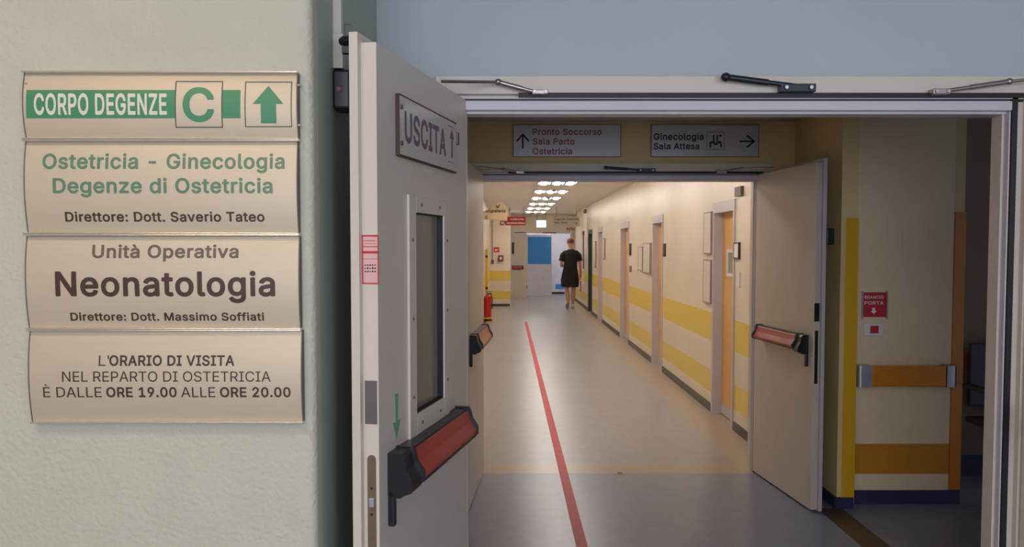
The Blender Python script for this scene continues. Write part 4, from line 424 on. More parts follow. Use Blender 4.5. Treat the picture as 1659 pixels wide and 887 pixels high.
# ============================================================ FIRE DOOR LEAVES
def leaf(n, label, hx, hy, ang, W, s, H=2.104, vision=False, red='redp', detail=True, edge_plate=False):
    # local: x runs from hinge to free edge, y*s is out of the push-bar face, z up
    t = thing('door_%d' % n, label, 'door', (hx, hy, 0), ang, kind='structure')
    def b(bm, u0, u1, v0, v1, z0, z1, bev=0):
        a, c = sorted((v0*s, v1*s)); bx(bm, u0, u1, a, c, z0, z1, bev)
    bm = bmesh.new()
    if vision:
        for q in ((0, .285, 0.012, H), (.59, W, 0.012, H), (.285, .59, 0.012, 1.11), (.285, .59, 1.71, H)):
            b(bm, q[0], q[1], -0.04, 0, q[2], q[3])
    else: b(bm, 0, W, -0.04, 0, 0.012, H, 0.002)
    obj('leaf_core', bm, 'enamel', t)
    bm = bmesh.new()
    if vision:
        for q in ((-.015, .285, 0.008, H+.022), (.59, W+.022, 0.008, H+.022), (.285, .59, 0.008, 1.11), (.285, .59, 1.71, H+.022)):
            b(bm, q[0], q[1], -0.062, -0.04, q[2], q[3])
    else: b(bm, -.015, W+0.022, -0.062, -0.04, 0.008, H+0.022, 0.002)
    obj('rebate_flange', bm, 'enamel2' if s < 0 else 'enamel', t)
    if vision:
        bm = bmesh.new()
        b(bm, .244, .30, 0, .008, 1.066, 1.744, .002); b(bm, .576, .637, 0, .008, 1.066, 1.744, .002)
        b(bm, .30, .576, 0, .008, 1.066, 1.127, .002); b(bm, .30, .576, 0, .008, 1.697, 1.744, .002)
        vf = obj('vision_frame', bm, 'enamel', t)
        bm = bmesh.new(); b(bm, .286, .59, -.022, -.016, 1.11, 1.71); obj('pane', bm, 'glass', vf)
        bm = bmesh.new()
        b(bm, .289, .301, -.016, .003, 1.12, 1.70); b(bm, .575, .585, -.016, .003, 1.12, 1.70); b(bm, .3, .576, -.016, .003, 1.115, 1.129); b(bm, .3, .576, -.016, .003, 1.695, 1.705)
        obj('glazing_bead', bm, 'gasket', vf)
        for (u, z) in ((.27, 1.18), (.27, 1.4), (.27, 1.62), (.608, 1.18), (.608, 1.4), (.608, 1.62), (.35, 1.095), (.53, 1.095), (.35, 1.72), (.53, 1.72)):
            bm = bmesh.new(); cyl(bm, (u, .008*s, z), (u, .0105*s, z), .0045, seg=10); obj('screw', bm, 'dullsteel', vf)
    # push bar
    pb = bmesh.new()
    def pr(poly, u0, u1, bmm): prism(bmm, [(v*s*.75, z if z < .972 else .972+(z-.972)*.86) for v, z in poly], 'x', u0, u1)
    housing = [(0, 1.083), (.050, 1.083), (.060, 1.07), (.066, 1.035), (.09, 1.0), (.096, .975), (.085, .965), (.06, .958), (.045, .95), (.02, .952), (0, .958)]
    pr(housing, W-.125, W-.06, pb)
    b(pb, W-.08, W-.06, 0, .018, .875, .97, .004)
    cap = [(0, 1.088), (.062, 1.088), (.07, 1.072), (.078, 1.045), (.102, 1.015), (.104, .985), (.09, .972), (0, .972)]
    pr(cap, .14, .155, pb)
    pr(cap, W-.14, W-.125, pb)
    base = [(0, 1.083), (.056, 1.083), (.056, 1.072), (.02, 1.07), (.02, .985), (.098, .985), (.098, .976), (0, .972)]
    pr(base, .153, W-.135, pb)
    p = obj('panic_bar', pb, 'blackp', t)
    bm = bmesh.new()
    bar = [(.018, 1.072), (.052, 1.078), (.058, 1.072), (.062, 1.057), (.070, 1.039), (.0715, 1.034), (.083, 1.018), (.096, 1.0), (.097, .986), (.018, .985)]
    pr(bar, .155, W-.139, bm); obj('push_bar', bm, red, p)
    # edge hardware
    bm = bmesh.new(); bx(bm, W, W+.0015, *sorted((-.036*s, -.004*s)), 1.155, 1.265, 0)
    obj('strike_plate', bm, 'dullsteel' if s > 0 else 'blackp', t)
    if detail:
        bm = bmesh.new(); n_ = 10
        poly = [(-.008*s, .80), (-.008*s, 1.065)]+[((-.0195+.0115*math.cos(a))*s, 1.065+.0115*math.sin(a)) for a in [PI*i/n_ for i in range(1, n_)]]+[(-.031*s, 1.065), (-.031*s, .80)]
        prism(bm, poly, 'x', W, W+.0015)
        lk = obj('lock_plate', bm, 'brass', t)
        bm = bmesh.new(); bx(bm, W+.001, W+.008, *sorted((-.013*s, -.026*s)), .945, .968, .002); obj('latch_bolt', bm, 'chrome', lk)
        for z in (1.063, .992, .925, .862):
            bm = bmesh.new(); cyl(bm, (W+.001, -.0195*s, z), (W+.003, -.0195*s, z), .003 if z in (.992, .925) else .005, seg=10); obj('screw', bm, 'gasket' if z in (.992, .925) else 'dullsteel', lk)
        # lever handle and magnet disc on the hidden face
        bm = bmesh.new(); b(bm, W-.08, W-.05, -.07, -.062, .95, 1.1, .002)
        cyl(bm, (W-.065, -.062*s, 1.035), (W-.065, -.1*s, 1.035), .009); cyl(bm, (W-.055, -.1*s, 1.035), (W-.19, -.1*s, 1.03), .009)
        obj('lever_handle', bm, 'blackp', t, smooth=True)
    for z in (.25, 1.05, 1.85):
        bm = bmesh.new(); cyl(bm, (-.012, -.058*s, z-.05), (-.012, -.058*s, z+.05), .009, seg=12); obj('hinge', bm, 'steel', t, smooth=True)
    return t
def ang_to(hx, hy, fx, fy): return math.atan2(fy-hy, fx-hx)
L1 = leaf(1, 'near left fire door leaf, open, with window panel and red push bar', -0.15, 2.975, ang_to(-.15, 3.0, -.332, 2.144), .86, 1, vision=True)
L2 = leaf(2, 'near right fire door leaf, only its edge showing at the far right', 1.784, 2.955, ang_to(1.784, 2.955, 1.96, 2.09), .88, -1, detail=False)
L3 = leaf(3, 'second left fire door leaf, standing open behind the near one', -0.185, 6.02, ang_to(-.185, 6.05, -.25, 5.09), .93, 1, red='redfade', detail=False)
L4 = leaf(4, 'second right fire door leaf, open, plain cream with red push bar', 1.725, 6.02, ang_to(1.725, 6.05, 1.815, 5.13), .92, -1, detail=False)
# black edge lock of the right lobby leaf
bm = bmesh.new(); bx(bm, .92, .922, .010, .030, .78, 1.10, .0); obj('lock_plate', bm, 'blackp', L4)

# green arrow, stickers on the near leaf (local leaf space)
bm = bmesh.new(); prism(bm, [(.715, 1.21), (.745, 1.21), (.738, 1.135), (.76, 1.138), (.73, 1.087), (.70, 1.138), (.722, 1.135)], 'y', 0, .0012)
o = obj('arrow_sticker', bm, mat('faded_green', rgb(112, 168, 138), .5, var=.05), L1); o['label'] = 'faded green arrow sticker pointing down'
bm = bmesh.new(); bx(bm, .86, .8615, -.040, .003, 1.508, 1.63); 
st = obj('inspection_sticker', bm, 'pinkpaper', L1); st['label'] = 'pink inspection label with red border'
bm = bmesh.new()
E0 = .8615; E1 = .8622
for q in ((-.040, .003, 1.626, 1.63), (-.040, .003, 1.508, 1.511), (-.040, -.0375, 1.508, 1.63), (.0005, .003, 1.508, 1.63), (-.040, .003, 1.584, 1.590), (-.0375, .0, 1.600, 1.602), (-.0375, .0, 1.570, 1.571), (-.034, -.004, 1.615, 1.6165), (-.034, -.004, 1.608, 1.609)):
    bx(bm, E0, E1, *q)
obj('red_border', bm, 'redprint', st)
bm = bmesh.new()
for k, z in enumerate((1.555, 1.547, 1.539)):
    for j in range(5):
        a = -.034+j*.0065; bx(bm, E0, E1, a, a+random.uniform(.003, .005), z-.0015, z+random.uniform(.001, .003))
obj('handwriting', bm, 'darktxt', st)

# USCITA plate, screwed to the near leaf
def leafspace_text(bm, body, u_left, u_right, zb, cap, v, bold):
    # text on the face of leaf 1 read from its push side: local +x runs right-to-left there, so mirror
    t = glyphs(body, 0, abs(u_left-u_right), zb, cap, bold, 0)
    for q in t.verts: q.co = Vector((u_left-q.co.x, v, q.co.z))
    bmesh.ops.reverse_faces(t, faces=t.faces); merge(bm, t)
bpy.context.view_layer.update()
us = thing('exit_sign', 'clear screwed plate reading USCITA on the near open door leaf', 'sign', L1.location-Vector((0, 0, .01)), L1.rotation_euler.z)
bm = B((.165, .72, .006, .009, 1.853, 2.012)); obj('plate', bm, 'perspex', us)
bm = B((.165, .72, .0, .0105, 1.850, 1.855), (.165, .72, .0, .0105, 2.010, 2.0135), (.7195, .7235, 0, .0105, 1.852, 2.012)); obj('plate_edge', bm, 'browntxt', us)
bm = bmesh.new(); leafspace_text(bm, 'USCITA', .675, .285, 1.892, .083, .0098, .03)
prism(bm, [(.215, 1.985), (.24, 1.955), (.223, 1.955), (.223, 1.895), (.207, 1.895), (.207, 1.955), (.19, 1.955)], 'y', .0092, .0098)
bx(bm, .19, .255, .0092, .0098, 1.992, 1.994); bx(bm, .19, .255, .0092, .0098, 1.880, 1.882)
obj('lettering', bm, 'uscitatxt', us)
for z in (1.885, 1.98):
    bm = bmesh.new(); cyl(bm, (.705, .0, z), (.705, .014, z), .0065, seg=12); obj('screw', bm, 'dullsteel', us, smooth=True)
bm = B((.14, .158, 0, .014, 1.945, 1.985), bev=.002); obj('corner_clip', bm, 'dullsteel', us)

# magnetic door holders
def holder(px, Y, X, z, s, label, red=True):
    t = thing('door_holder', label, 'door holder', (X, Y, z-.06))
    x0, x1 = sorted((X, X+.030*s))
    obj('body', B((min(0, .046*s), max(0, .046*s), -.045, .045, .01, .11), bev=.006), 'blackp', t)
    bm = bmesh.new(); cyl(bm, (.046*s, 0, .06), (.056*s, 0, .06), .028, seg=20); obj('magnet', bm, 'chrome', t, smooth=True)
    if red:
        bm = bmesh.new(); cyl(bm, (.016*s, -.045, .06), (.016*s, -.047, .06), .005, seg=12); obj('release_button', bm, 'redp', t)
    return t
holder(0, 2.29, SX, 2.01, 1, 'black magnetic door holder with red dot beside the near door')
holder(0, 5.33, 2.0, 1.665, -1, 'small dark door holder behind the second right leaf', red=False)
# conduit feeding the holder
t = thing('conduit', 'beige cable conduit running up the recess wall', 'conduit', (SX, 2.27, 2.065))
obj('duct', B((0, .022, -.014, .014, 0, .93), bev=.002), 'enamel', t)
obj('duct_joint', B((0, .026, -.017, .017, 0, .09), bev=.002), 'enamel', t)
# hook latch at the top of the near leaf (back face)
t = thing('door_hook', 'black hook with wire loop above the near door top', 'hook', (-.412, 2.2, 2.12))
bm = bmesh.new(); ball(bm, (0, 0, .0), (.022, .03, .014)); bx(bm, -.012, .02, -.01, .01, -.03, 0); obj('knob', bm, 'blackp', t, smooth=True)
bm = bmesh.new(); tube(bm, [(-.006, 0, .0), (-.006, 0, .044), (.010, 0, .044), (.010, 0, .0)], .0014, 6); obj('wire_loop', bm, 'dullsteel', t)

# ============================================================ DOOR CLOSER ARMS
def closer(label, Y, pts, m, r, mount, rod=None, end=None):
    p = [at(a, b, Y) for a, b in pts]
    base = p[-1]
    t = thing('closer_arm', label, 'door closer', base)
    bm = bmesh.new()
    cyl(bm, p[0], p[1].lerp(p[0], .45), r*1.1); cyl(bm, p[1].lerp(p[0], .45), p[1], r*.85)
    obj('arm', bm, m, t, smooth=True, base=base)
    bm = bmesh.new(); ball(bm, p[0], (r*1.7, r*1.7, r*1.5)); obj('elbow_joint', bm, m, t, smooth=True, base=base)
    bm = bmesh.new(); a, b = mount
    A = at(a[0], a[1], Y); Bq = at(b[0], b[1], Y)
    bx(bm, min(A.x, Bq.x), max(A.x, Bq.x), Y-.008, Y+.03, min(A.z, Bq.z), max(A.z, Bq.z), .002)
    for f in (.15, .85):
        x = A.x+(Bq.x-A.x)*f; cyl(bm, (x, Y-.014, (A.z+Bq.z)/2), (x, Y, (A.z+Bq.z)/2), r*.8)
    br = obj('bracket', bm, m, t, base=base)
    for f in (.15, .85):
        bm = bmesh.new(); x = A.x+(Bq.x-A.x)*f; cyl(bm, (x, Y-.016, (A.z+Bq.z)/2), (x, Y-.0135, (A.z+Bq.z)/2), r*.6, seg=12); obj('screw', bm, 'chrome', br, base=base)
    if rod:
        bm = bmesh.new(); cyl(bm, p[0], rod, r*.7); obj('rod', bm, m, t, smooth=True, base=base)
    return t
e1 = at(806, 133, 2.93)
closer('silver closer arm above the near left leaf', 2.93, [(807, 133), (878, 152)], 'steel', .0075, ((862, 146), (888, 153)), rod=at(716, 132, 2.75))
closer('black door coordinator arm in the middle of the first frame', 2.93, [(1176, 125), (1300, 141)], 'blackp', .010, ((1264, 136), (1321, 149)))
closer('silver closer arm at the right end of the first frame', 2.93, [(1635, 132), (1520, 149)], 'steel', .0075, ((1511, 144), (1538, 153)), rod=Vector((1.86, 2.80, 2.16)))
closer('thin grey closer arm at the left of the second frame', 5.98, [(816, 274), (842, 280)], 'steel', .007, ((836, 277), (849, 282)), rod=Vector((-.2, 5.6, 2.12)))
closer('small black coordinator arm in the middle of the second frame', 5.98, [(982, 272), (1045, 276)], 'blackp', .009, ((1033, 273), (1062, 279)))
closer('thin grey closer arm at the right of the second frame', 5.98, [(1202, 273), (1168, 278)], 'steel', .007, ((1161, 276), (1177, 281)), rod=Vector((1.76, 5.75, 2.13)))

# ============================================================ DIRECTORY SIGN
BUL = .012
sg = thing('directory_sign', 'curved champagne metal hospital directory in four stacked panels on the left wall', 'sign', at(268, 684, SY))
sb = sg.location
YS = SY-.012
rows = [((44, 119), (482, 225)), ((47, 230), (482, 377)), ((49, 383), (485, 531)), ((54, 536), (489, 683))]
PR = []
for (a, b) in rows:
    A = at(a[0]+1, b[1], YS); Bq = at(b[0], a[1], YS)
    PR.append((A.x, Bq.x, A.z, Bq.z))
def bulge(z, z0, z1):
    q = (z-(z0+z1)/2)/((z1-z0)/2)
    return .003+BUL*max(0, 1-q*q)
panel_obj = []
for i, (x0, x1, z0, z1) in enumerate(PR):
    bm = bmesh.new(); n = 24
    front = [(YS-bulge(z0+(z1-z0)*k/n, z0, z1), z0+(z1-z0)*k/n) for k in range(n+1)]
    prism(bm, [(SY-.002, z0)]+front+[(SY-.002, z1)], 'x', x0, x1)
    p = obj('panel', bm, 'alu', sg, smooth=True, base=sb)
    p['label'] = ('top panel, CORPO DEGENZE C with upward arrow', 'panel reading Ostetricia - Ginecologia', 'panel reading Neonatologia', 'bottom panel with the visiting hours')[i]
    panel_obj.append(p)
for k in range(5):
    if k == 0: x0, x1, z = PR[0][0]-.003, PR[0][1]+.003, PR[0][3]+.001
    elif k == 4: x0, x1, z = PR[3][0]-.001, PR[3][1]+.003, PR[3][2]-.001
    else: x0, x1, z = PR[k][0]-.004, PR[k-1][1]+.004, (PR[k-1][2]+PR[k][3])/2
    bm = bmesh.new()
    if k in (0, 4): bx(bm, x0, x1, SY-.028, SY-.001, z-.0022, z+.0022, .001)
    else:
        bx(bm, x0, x1, SY-.030, SY-.001, z+.0008, z+.0035, .001); bx(bm, x0, x1, SY-.030, SY-.001, z-.0035, z-.0008, .001); bx(bm, x0, x1, SY-.026, SY-.001, z-.001, z+.001)
    obj('divider_rail', bm, 'alu2', sg, base=sb)
for i, (x0, x1, z0, z1) in enumerate(PR):          # dark side caps
    bm = bmesh.new(); n = 12
    prof = [(SY-.001, z0)]+[(YS-bulge(z0+(z1-z0)*k/n, z0, z1)-.0015, z0+(z1-z0)*k/n) for k in range(n+1)]+[(SY-.001, z1)]
    prism(bm, prof, 'x', x1, x1+.0022); obj('side_cap', bm, 'dullsteel', sg, base=sb)
    bm = bmesh.new(); prism(bm, prof, 'x', x0-.0022, x0); obj('side_cap', bm, 'dullsteel', sg, base=sb)
def curve_on(t, i, lift=.0008):
    x0, x1, z0, z1 = PR[i]
    zs = [v.co.z for v in t.verts]; lo, hi = min(zs), max(zs)
    z = lo
    while z < hi:
        bmesh.ops.bisect_plane(t, geom=t.verts[:]+t.edges[:]+t.faces[:], plane_co=(0, 0, z), plane_no=(0, 0, 1)); z += .006
    for v in t.verts: v.co.y = YS-bulge(v.co.z, z0, z1)-lift
def sign_text(i, items, m, name='lettering', lift=.0008):
    for (body, px0, px1, pyb, pyt, bold) in items:
        bm = bmesh.new(); YT = YS-.012
        a = at(px0, pyb, YT); b = at(px1, pyt, YT)
        t = glyphs(body, a.x, b.x, a.z, b.z-a.z, bold, 0)
        curve_on(t, i, lift); merge(bm, t)
        obj(name, bm, m, panel_obj[i], base=sb)
def sign_poly(i, polys, m, name, lift=.0006):
    bm = bmesh.new()
    for poly in polys:
        t = bmesh.new(); t.faces.new([t.verts.new(Vector((at(x, y, YS-.012).x, 0, at(x, y, YS-.012).z))) for x, y in poly])
        bmesh.ops.triangulate(t, faces=t.faces)
        curve_on(t, i, lift); merge(bm, t)
    return obj(name, bm, m, panel_obj[i], base=sb)
def rect(a, b, c, d): return [(a, b), (c, b), (c, d), (a, d)]
def frame_poly(a, b, c, d, w): return [rect(a, b, c, b+w), rect(a, d-w, c, d), rect(a, b+w, a+w, d-w), rect(c-w, b+w, c, d-w)]
sign_poly(0, [rect(43.3, 146, 285, 192), rect(361, 146, 390, 192)], 'green', 'green_band')
sign_poly(0, frame_poly(284, 131, 361, 207, 1.6)+frame_poly(397, 132, 473, 206, 1.4), mat('box_outline', rgb(70, 84, 66), .5, var=0), 'box_outline', .0012)
sign_poly(0, [[(435, 139), (460, 169), (410, 169)], rect(423, 168.5, 448, 200)], 'green', 'arrow')
sign_text(0, [('CORPO DEGENZE', 57, 271, 186.5, 152, .022)], 'creamtxt', lift=.0016)
sign_text(0, [('C', 297, 347, 197.5, 142, .04)], 'green', 'letter')
sign_text(1, [('Ostetricia - Ginecologia', 69, 461, 274, 249, .03), ('Degenze di Ostetricia', 87, 442, 313.5, 289, .03)], 'greentxt')
sign_text(1, [('Direttore: Dott. Saverio Tateo', 105, 428, 359.5, 343.5, .026)], 'browntxt')
sign_text(2, [('Unità Operativa', 149, 386, 418.5, 397, .026)], 'softbrown')
sign_text(2, [('Neonatologia', 91, 446, 480.5, 440, .035), ('Direttore: Dott. Massimo Soffiati', 113, 427, 520.5, 507, .026)], 'browntxt')
sign_text(3, [("L'", 161, 177, 593, 576, 0.0), ('ORARIO DI VISITA', 178, 380, 593, 576, .024), ('NEL REPARTO DI OSTETRICIA', 102, 439, 618.5, 602, 0.0),
              ('È DALLE', 71, 165, 644, 627.5, 0.0), ('ORE 19.00', 173, 286.5, 644, 627.5, .026), ('ALLE', 294, 349, 644, 627.5, 0.0), ('ORE 20.00', 357, 471, 644, 627.5, .026)], 'browntxt')
for (px, py) in ((43, 136), (484, 138), (484, 203)):
    bm = bmesh.new(); c = at(px, py, SY-.02); cyl(bm, c+Vector((-.003, 0, 0)), c+Vector((.003, 0, 0)), .003, seg=10); obj('screw', bm, 'alu2', sg, base=sb)

# ============================================================ LOBBY WALL SIGNS
YW = Y2
def plate_sign(name, label, r, m='signgrey', Y=YW, thick=.014, framed=True):
    a = at(r[0], r[3], Y); b = at(r[2], r[1], Y)
    t = thing(name, label, 'sign', ((a.x+b.x)/2, Y, a.z))
    bm = bmesh.new(); wbox(bm, *r, Y, 0.001, thick, .001); obj('plate', bm, m, t, base=t.location)
    if framed:
        bm = bmesh.new()
        bx(bm, a.x-.004, a.x, Y-thick-.003, Y-.001, a.z-.003, b.z+.003); bx(bm, b.x, b.x+.004, Y-thick-.003, Y-.001, a.z-.003, b.z+.003)
        bx(bm, a.x, b.x, Y-thick-.003, Y-.001, b.z, b.z+.003); bx(bm, a.x, b.x, Y-thick-.003, Y-.001, a.z-.003, a.z)
        obj('plate_edge', bm, 'dullsteel', t, base=t.location)
    return t
def letters(t, items, m, Y, name='lettering'):
    for it in items:
        bm = bmesh.new(); wtext(bm, *it[:5], Y, it[5] if len(it) > 5 else .02, .0)
        obj(name, bm, m, t, base=t.location)
def polys(t, ps, m, Y, name):
    bm = bmesh.new()
    for poly in ps: prism(bm, [(at(x, y, Y).x, at(x, y, Y).z) for x, y in poly], 'y', Y, Y+.0006)
    return obj(name, bm, m, t, base=t.location)
YT = YW-.0165
t = plate_sign('wayfinding_sign', 'grey sign with up arrow and maroon words Pronto Soccorso above the second doorway', (832, 203, 1005, 254))
letters(t, [('Pronto Soccorso', 863, 975, 219, 208.5), ('Sala Parto', 863, 931, 234.5, 224), ('Ostetricia', 863, 927, 250.5, 240)], 'redtxt', YT)
def arrow_up(x, y0, y1, w): return [[(x-1.3, y0+1), (x+1.3, y0+1), (x+1.3, y1), (x-1.3, y1)], [(x, y0-1), (x+w, y0+w), (x+w-2.5, y0+w+1.5), (x, y0+3)], [(x, y0-1), (x, y0+3), (x-w+2.5, y0+w+1.5), (x-w, y0+w)]]
polys(t, arrow_up(847, 217, 241, 11), 'darktxt', YT-.0005, 'arrow')
t = plate_sign('wayfinding_sign', 'grey sign with right arrow and words Ginecologia Sala Attesa above the second doorway', (1055, 203, 1228, 254))
letters(t, [('Ginecologia', 1059, 1140, 227, 216), ('Sala Attesa', 1059, 1133, 242, 232)], 'darktxt', YT)
ar = [[(1198, 228), (1222, 228), (1222, 230.6), (1198, 230.6)], [(1211, 218.5), (1224, 229.3), (1220, 229.3), (1209, 220.5)], [(1224, 229.3), (1211, 240), (1209, 238), (1220, 229.3)]]
polys(t, ar, 'darktxt', YT-.0005, 'arrow')
polys(t, frame_poly(1145, 214, 1174, 243, .8), 'dullsteel', YT, 'pictogram_box')
pic = [rect(1155, 219, 1157.5, 230), rect(1161, 219, 1163.5, 230), [(1150, 230), (1158, 228), (1158, 232), (1152, 233)], [(1161, 228), (1168, 230), (1167, 233), (1161, 232)], rect(1149.5, 230, 1152, 239), [(1166, 229), (1168.5, 229), (1170, 239), (1167.5, 239)], rect(1156, 232, 1163, 235),
       [(1167+2.0*math.cos(k*PI/5), 220+2.0*math.sin(k*PI/5)) for k in range(10)]]
polys(t, pic, 'darktxt', YT-.0006, 'pictogram')

# ============================================================ RIGHT PASSAGE DETAILS
def corner_guard(label, x0, x1, y0, y1, z0, z1, m, side):
    t = thing('corner_guard', label, 'corner guard', ((x0+x1)/2, y0, z0))
    obj('front_strip', B((x0, x1, y0-.006, y0, z0, z1), bev=.001), m, t, base=t.location)
    xx = (x1, x1+.006) if side > 0 else (x0-.006, x0)
    obj('side_strip', B((xx[0], xx[1], y0-.006, y1, z0, z1), bev=.001), m, t, base=t.location)
corner_guard('bright yellow corner guard on the pilaster beside the grab rail', 2.028, 2.1, 5.18, 5.24, .035, 1.775, 'yellow', 1)
struct('wall_passage_end', B((2.737, 2.798, 5.282, 5.40, 0, 2.48)), 'creamwall', 'end of the passage wall behind the ochre guard', 'wall')
t = thing('corner_guard', 'ochre corner guard at the right end of the passage wall', 'corner guard', (2.77, 5.276, .088))
obj('front_strip', B((2.737, 2.80, 5.274, 5.281, .088, 1.815), bev=.001), 'orange', t, base=t.location)
obj('side_strip', B((2.799, 2.806, 5.274, 5.40, .088, 1.815), bev=.001), 'orange', t, base=t.location)
t = thing('grab_rail', 'ochre wall rail with rounded grey metal ends', 'rail', (2.42, 5.28, .74))
zr0, zr1 = at(1400, 628, 5.2).z, at(1400, 593, 5.2).z
xa, xb, xc, xd = at(1390, 610, 5.2).x, at(1412, 610, 5.2).x, at(1534, 610, 5.2).x, at(1551, 610, 5.2).x
obj('rail_bar', B((xb, xc, 5.2, 5.225, zr0+.003, zr1-.003), bev=.006), 'orange', t, base=t.location)
for (p, q, nm) in ((xa, xb, 0), (xc, xd, 1)):
    bm = bmesh.new(); n = 8; rr = .022
    if nm == 0: poly = [(q, 5.195), (p+rr, 5.195)]+[(p+rr-rr*math.sin(a), 5.195+rr-rr*math.cos(a)) for a in [PI/2*k/n for k in range(1, n+1)]]+[(p, 5.28), (q, 5.28)]
    else: poly = [(p, 5.28), (q, 5.28)]+[(q-rr+rr*math.cos(a), 5.195+rr-rr*math.sin(a)) for a in [PI/2*k/n for k in range(n+1)]]+[(p, 5.195)]
    prism(bm, poly, 'z', zr0, zr1)
    obj('end_cap', bm, 'chrome' if nm == 0 else 'steel', t, smooth=True, base=t.location)
t = plate_sign('release_sign', 'small red sign reading SGANCIO PORTA with a white down arrow', (1397, 474, 1436, 514), 'redprint', 5.28, .006, False)
a = at(1395, 517, 5.28); b = at(1438, 472, 5.28)
for q in (a.x, b.x-.008): obj('side_clip', B((q, q+.008, 5.268, 5.279, a.z, b.z)), 'chrome', t, base=t.location)
letters(t, [('SGANCIO', 1400.5, 1431.5, 484.5, 479.5, .02), ('PORTA', 1400.5, 1431.5, 494, 488.5, .02)], 'whitetxt', 5.2732)
polys(t, [[(1415.5, 509.5), (1420.5, 504.5), (1418, 504.5), (1418, 499), (1413, 499), (1413, 504.5), (1410.5, 504.5)]], 'whitetxt', 5.2728, 'arrow')
t = thing('release_button', 'white rounded switch plate with a red button below the red sign', 'switch', at(1415, 545, 5.28))
bm = bmesh.new(); wbox(bm, 1399, 523.5, 1431, 545, 5.28, .001, .012, .005); obj('switch_plate', bm, 'white', t, base=t.location)
bm = bmesh.new(); wbox(bm, 1408.5, 528, 1422, 540, 5.28, .011, .016, .001); obj('button', bm, 'redprint', t, base=t.location)
# waiting chair half hidden behind the jamb
t = thing('waiting_chair', 'dark chair with grey armrest half hidden by the right jamb', 'chair', (3.21, 5.55, 0))
obj('seat', B((-.13, .35, -.22, .2, .42, .46), bev=.01), 'chairdark', t)
obj('backrest', B((-.10, .33, .21, .24, .52, .95), bev=.01), 'chairdark', t)
for sx_ in (-.15, .34):
    bm = bmesh.new(); tube(bm, [(sx_, .21, .68), (sx_, -.2, .66), (sx_, -.24, .60), (sx_, -.22, 0.0)], .012); tube(bm, [(sx_, .22, 0), (sx_, .22, .9)], .012); obj('side_frame', bm, 'chairgrey', t, smooth=True)
    bm = B((sx_-.03, sx_+.03, -.2, .16, .66, .69), bev=.006); obj('armrest', bm, 'chairdark', t)

# ============================================================ RIGHT LEAF OF THE FIRST FRAME: already door_2

# ============================================================ CORRIDOR DOORS (right wall)
dn = 5
names = ['nearest tan corridor door with a small window, open reveal in lilac', 'second tan corridor door from the near end', 'third tan corridor door from the near end', 'fourth corridor door, a thin lilac framed sliver', 'dark green framed door near the walking person']
for k, (a, b, kind) in enumerate(doors):
    t = thing('door_%d' % dn, names[k], 'door', (CX1, (a+b)/2, 0), kind='structure'); dn += 1
    bb = t.location; X = CX1
    fm = 'greendoor' if kind == 'green' else 'enamel2'
    bm = B((X-.014, X+.10, b-.03, b, 0, 1.94), (X-.014, X+.10, a, a+.02, 0, 1.94), (X-.014, X+.10, a+.02, b-.03, 1.92, 1.94),
           (X-.014, X, b, b+.03, 0, 2.02), (X-.014, X, a-.02, a, 0, 2.02), (X-.014, X, a, b, 1.94, 2.02))
    obj('door_frame', bm, fm, t, base=bb)
    bm = B((X+.075, X+.10, a+.02, b-.03, .10, 1.92)); lf = obj('door_leaf', bm, fm if kind == 'green' else 'tan', t, base=bb)
    obj('kick_plate', B((X+.072, X+.10, a+.02, b-.03, 0.008, .10)), 'enamel2', t, base=bb)
    bm = bmesh.new(); tube(bm, [(X+.075, a+.09, 1.0), (X+.035, a+.09, 1.0), (X+.035, a+.2, 1.0)], .009); obj('handle', bm, 'steel', t, smooth=True, base=bb)
    if kind == 'tan_glass':
        obj('window_frame', B((X+.055, X+.075, a+.13, a+.50, 1.33, 1.36), (X+.055, X+.075, a+.13, a+.50, 1.55, 1.58), (X+.055, X+.075, a+.13, a+.16, 1.36, 1.55), (X+.055, X+.075, a+.47, a+.50, 1.36, 1.55)), 'white', lf, base=bb)
        obj('pane', B((X+.068, X+.074, a+.16, a+.47, 1.36, 1.55)), 'glass', lf, base=bb)

# wall-mounted things on the right corridor wall; y from pixel x
def wy(px): return atx(px, 401, CX1).y
def on_wall(name, label, cat, px0, px1, py0, py1, thick, m, fm=None, group=None):
    ya, yb = wy(px1), wy(px0); ym = (ya+yb)/2
    pm = (px0+px1)/2; z1 = atx(pm, py0, CX1).z; z0 = atx(pm, py1, CX1).z
    t = thing(name, label, cat, (CX1, ym, z0), group=group)
    fr = .012 if fm else 0
    obj('sheet' if fm else 'plate', B((CX1-thick+.002, CX1-.001, ya+fr, yb-fr, z0+fr, z1-fr)), m, t, base=t.location)
    if fm:
        obj('frame', B((CX1-thick, CX1-.001, ya, ya+fr, z0, z1), (CX1-thick, CX1-.001, yb-fr, yb, z0, z1), (CX1-thick, CX1-.001, ya+fr, yb-fr, z0, z0+fr), (CX1-thick, CX1-.001, ya+fr, yb-fr, z1-fr, z1)), fm, t, base=t.location)
    return t
on_wall('notice_board', 'upper framed notice beside the nearest corridor door', 'notice board', 1144, 1156, 344, 412, .03, 'board', 'boardframe')
on_wall('notice_board', 'lower framed notice beside the nearest corridor door', 'notice board', 1144, 1156, 421, 491, .03, 'board', 'boardframe')
on_wall('notice_board', 'large framed notice just beyond the second corridor door', 'notice board', 1045, 1056, 394, 443, .03, 'board', 'boardframe')
on_wall('notice_board', 'smaller framed notice further beyond the second corridor door', 'notice board', 1037, 1043.5, 400, 439, .03, 'board', 'boardframe')
on_wall('notice_board', 'pale narrow notice between the third and fourth corridor doors', 'notice board', 978.5, 981, 386, 421, .03, 'board', 'boardframe')
on_wall('notice_board', 'pale narrow notice between the green door and the fourth door', 'notice board', 964, 966.5, 391, 434, .03, 'board', 'boardframe')
